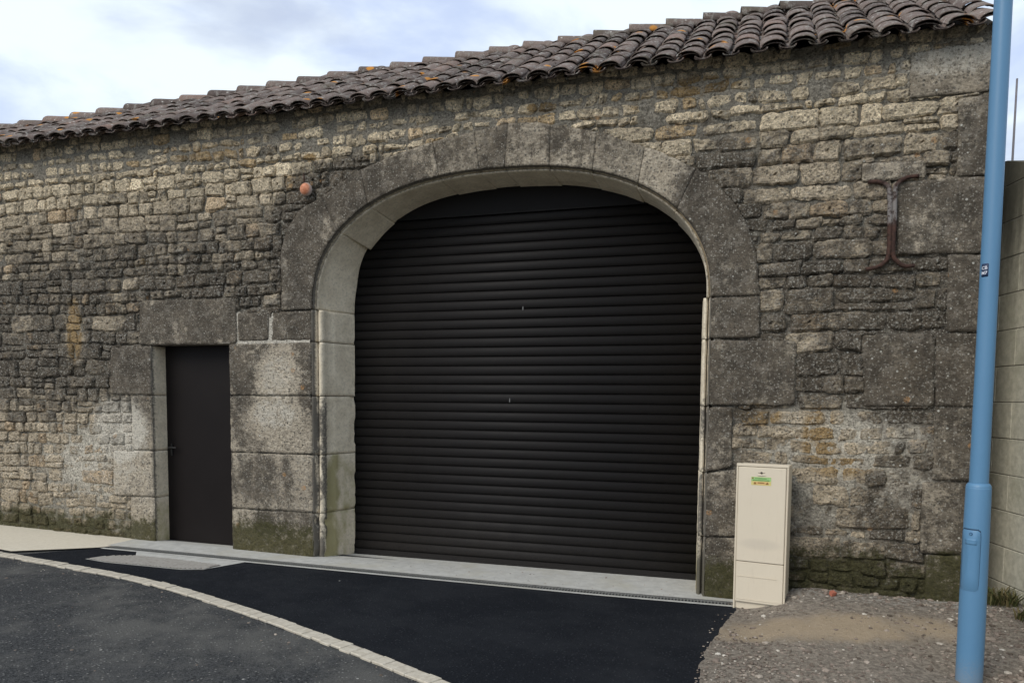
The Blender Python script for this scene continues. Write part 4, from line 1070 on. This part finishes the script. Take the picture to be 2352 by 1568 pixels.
# rod rising behind the block wall
V, F = tube([(0, 0, 2.2), (.01, 0, 4.6)], [.014, .010], 8, ax=(0, 1, 0)); rod = link('thin_pole', mesh('thin_pole', V, F), None, simple('weathered_rod', (.16, .15, .16), .6, .3)); rod.location = (7.585, 3.0, .38)
V, F = tube([(0, 0, -.6), (0, 0, 2.2)], .016, 8, ax=(0, 1, 0)); link('lower_section', mesh('lower_section', V, F), rod, rod.data.materials[0])
tag(rod, 'thin dark upright pole standing beyond the grey block wall', 'pole')

# weeds at the foot of the block wall
def weed(name, cx, cy, n, hgt, spread, label, seed):
    rg = np.random.default_rng(seed); ac = Acc()
    for i in range(n):
        a_ = rg.uniform(0, 6.28); r = spread * math.sqrt(rg.random()); x_, y_ = r * math.cos(a_), r * math.sin(a_); h_ = hgt * rg.uniform(.35, 1); ln = rg.uniform(.1, .9) * h_; b_ = rg.uniform(0, 6.28); w_ = rg.uniform(.003, .008)
        P = [np.array([x_ + ln * math.cos(b_) * t ** 1.7, y_ + ln * math.sin(b_) * t ** 1.7, h_ * t * (1 - .25 * t)]) for t in (0, .4, .75, 1)]
        sdv = np.array([-math.sin(b_), math.cos(b_), 0]) * w_
        V = [P[0] - sdv * .6, P[0] + sdv * .6, P[1] - sdv, P[1] + sdv, P[2] - sdv * .8, P[2] + sdv * .8, P[3]]
        ac.add(V, [(0, 1, 3), (0, 3, 2), (2, 3, 5), (2, 5, 4), (4, 5, 6)] if False else [(0, 1, 3, 2), (2, 3, 5, 4), (4, 5, 6, 6)][:2] + []); ac.F.append([ac.n - 3, ac.n - 2, ac.n - 1])
    o = link(name, ac.mesh(name, False), None, M_WEED); o.location = (cx, cy, float(ggz(cx, cy)) + .0); tag(o, label, 'weeds'); return o
m, t = mat('weed_green'); r_ = t.n('ShaderNodeNewGeometry').outputs['Random Per Island']
t.out(t.mix(r_, (.045, .06, .018), (.13, .10, .045)), .8, None, .2); M_WEED = m
weed('weed_clump', 6.86, -.02, 230, .16, .13, 'low brownish green weed clump at the foot of the block wall', 3)
weed('weed_clump', 6.99, -.40, 160, .12, .12, 'smaller weed tuft at the right edge of the gravel', 4)

# ================================================================== CABINET
cab = thing('utility_cabinet', 'cream coloured upright utility cabinet standing on gravel against the stone wall', 'cabinet', (4.962, -.240, -.10), R(-10))
cw, cdp, chh = .385, .235, 1.185
bevel_box('body', .004, cw - .004, .014, cdp, .0, chh - .012, .006, M_CAB, cab)
bevel_box('frame_top', -.004, cw + .004, -.004, .0135, chh - .022, chh, .003, M_CAB, cab)
bevel_box('frame_side', -.004, .010, -.004, .0135, .0, chh - .0225, .003, M_CAB, cab)
bevel_box('frame_side', cw - .010, cw + .004, -.004, .0135, .0, chh - .0225, .003, M_CAB, cab)
dr_ = bevel_box('door_panel', .013, cw - .013, -.012, .0130, .412, chh - .026, .004, M_CAB, cab)
bevel_box('lower_panel', .013, cw - .013, -.008, .0130, .085, .407, .003, M_CAB, cab)
bevel_box('panel_ridge', .016, cw - .06, -.0115, -.0085, .288, .294, .001, M_CAB, cab)
bevel_box('panel_ridge', .02, cw - .02, -.0115, -.0085, .105, .110, .001, M_CAB, cab)
bm = bmesh.new(); bmesh.ops.create_cone(bm, cap_ends=True, segments=16, radius1=.009, radius2=.008, depth=.006, matrix=Matrix.Translation((.188, -.0145, 1.117)) @ Matrix.Rotation(R(90), 4, 'X'))
me = bpy.data.meshes.new('lock'); bm.to_mesh(me); bm.free(); link('lock', me, cab, simple('lock_bronze', (.07, .06, .045), .5, .4))
bevel_box('lock_bar', .162, .214, -.0142, -.0122, 1.115, 1.119, 0, simple('lock_slot', (.25, .21, .16), .6, .3), cab)
bevel_box('handle_lip', .158, .218, -.019, -.0122, 1.096, 1.102, .0015, simple('lip_cream', (.70, .63, .50), .5, .4), cab)
M_GR = simple('sticker_green', (.30, .50, .20), .5, .3); M_GD = simple('sticker_green_dark', (.10, .22, .06), .5, .3); M_YE = simple('sticker_yellow', (.60, .52, .20), .5, .3); M_OR = simple('sticker_orange', (.60, .38, .16), .5, .3); M_BN = simple('sticker_print', (.22, .11, .03), .5, .3)
stk = bevel_box('warning_sticker', .112, .262, -.0132, -.0121, 1.020, 1.085, 0, M_YE, cab)
bevel_box('green_band', .113, .261, -.0136, -.0133, 1.052, 1.084, 0, M_GR, stk)
bevel_box('orange_band', .130, .244, -.0136, -.0133, 1.026, 1.048, 0, M_OR, stk)
bevel_box('print_line', .140, .228, -.0139, -.0137, 1.070, 1.076, 0, M_GD, stk)
bevel_box('print_line', .124, .250, -.0139, -.0137, 1.055, 1.061, 0, M_GD, stk)
bevel_box('print_line', .162, .212, -.0139, -.0137, 1.036, 1.042, 0, M_BN, stk)
bevel_box('print_mark', .118, .130, -.0139, -.0137, 1.069, 1.080, 0, M_BN, stk)
for cx_ in (.141, .233):
    me = mesh('warning_triangle', [(cx_ - .012, -.0140, 1.028), (cx_ + .012, -.0140, 1.028), (cx_, -.0140, 1.048)], [(0, 1, 2)], smooth=False); link('warning_triangle', me, stk, M_BN)

# ================================================================== BLUE POST
PXX, PYY = 6.362, -1.38
post = thing('lamp_post', 'light blue steel post with wider base, access door and number sticker', 'lamp post', (PXX, PYY, 0))
def lathe(name, prof_, mt, parent, seg=40, smooth=True):
    V = []; F = []
    for r, z_ in prof_:
        for k in range(seg): V.append((r * math.cos(2 * math.pi * k / seg), r * math.sin(2 * math.pi * k / seg), z_))
    for i in range(len(prof_) - 1):
        for k in range(seg): F.append((i * seg + k, i * seg + (k + 1) % seg, (i + 1) * seg + (k + 1) % seg, (i + 1) * seg + k))
    F.append(tuple(range((len(prof_) - 1) * seg, len(prof_) * seg)))
    return link(name, mesh(name, V, F), parent, mt)
lathe('base_tube', [(.0725, -.2), (.0725, .3), (.0675, 1.072), (.0665, 1.078)], M_POLE, post)
lathe('collar', [(.0665, 1.0785), (.0655, 1.088), (.056, 1.102), (.0515, 1.104)], M_POLE, post)
lathe('shaft', [(.0512, 1.1045), (.0490, 2.5), (.0460, 4.2), (.040, 6.5), (.038, 6.52)], M_POLE, post)
def cyl_patch(name, r, a0, a1, z0, z1, mt, parent, na=14, nz=2, rr=None, corner=.0):
    """curved plate hugging the tube; corners rounded"""
    V = []; F = []; n_ = 40; out = []
    ac_, zc_ = (a0 + a1) / 2, (z0 + z1) / 2; ha, hz = (a1 - a0) / 2, (z1 - z0) / 2
    rings = [0., .5, .97, 1.0]
    for q in rings:
        for k in range(n_):
            th_ = 2 * math.pi * k / n_; c_, s_ = math.cos(th_), math.sin(th_); p = 12
            f_ = 1 / ((abs(c_) ** p + abs(s_) ** p) ** (1 / p)); a_ = ac_ + ha * q * c_ * f_; z_ = zc_ + hz * q * s_ * f_
            rad = r - (.003 if q == 1.0 else 0); V.append((rad * math.cos(a_), rad * math.sin(a_), z_))
    for i in range(len(rings) - 1):
        for k in range(n_): F.append((i * n_ + k, i * n_ + (k + 1) % n_, (i + 1) * n_ + (k + 1) % n_, (i + 1) * n_ + k)[::-1])
    return link(name, mesh(name, V, F), parent, mt)
# the access door faces the street, left of the camera's line
AD = math.atan2(-6.5 + 1.38, 5.11 - 6.362)       # angle toward the camera
M_GAP = simple('door_gap', (.03, .06, .10), .8, .1)
cyl_patch('door_gap', .0712, AD - 1.42, AD + .40, .455, .838, M_GAP, post)
pd = cyl_patch('access_door', .0725, AD - 1.40, AD + .365, .461, .831, M_POLE, post)
cyl_patch('label_plate', .0735, AD - .85, AD + .08, .742, .776, M_POLE, pd)
def disc_on(name, r, ang, z_, rad, mt, parent, dep=.004):
    bm = bmesh.new(); Mx = Matrix.Rotation(ang, 4, 'Z') @ Matrix.Translation((r, 0, z_)) @ Matrix.Rotation(R(90), 4, 'Y')
    bmesh.ops.create_cone(bm, cap_ends=True, segments=18, radius1=rad, radius2=rad * .9, depth=dep, matrix=Mx); me = bpy.data.meshes.new(name); bm.to_mesh(me); bm.free(); return link(name, me, parent, mt)
disc_on('lock', .0735, AD - .38, .806, .010, simple('lock_blue_dark', (.05, .12, .22), .5, .3), pd)
disc_on('lock_core', .0760, AD - .36, .804, .005, M_POLE, pd)
sk = cyl_patch('number_sticker', .0502, AD - .93, AD - .10, 2.300, 2.378, simple('sticker_navy', (.010, .025, .07), .4, .4), post)
M_WH = simple('sticker_white', (.62, .64, .70), .5, .3, 200, .1)
def text_on(txt, z_, size, parent):
    cu = bpy.data.curves.new('letters', 'FONT'); cu.body = txt; cu.size = size; cu.align_x = 'CENTER'; cu.offset = size * .02
    to = bpy.data.objects.new('letters', cu); COL.objects.link(to); bpy.context.view_layer.update()
    me = bpy.data.meshes.new_from_object(to.evaluated_get(bpy.context.evaluated_depsgraph_get())); bpy.data.objects.remove(to)
    am = AD - .56
    for v in me.vertices:
        a_ = am + v.co.x / .0505; r_ = .0508; v.co = Vector((r_ * math.cos(a_), r_ * math.sin(a_), z_ + v.co.y))
    me.materials.clear(); o = link('letters', me, parent, M_WH); return o
text_on('CB', 2.344, .026, sk); text_on('M7', 2.315, .026, sk)

SC.render.engine = 'CYCLES'
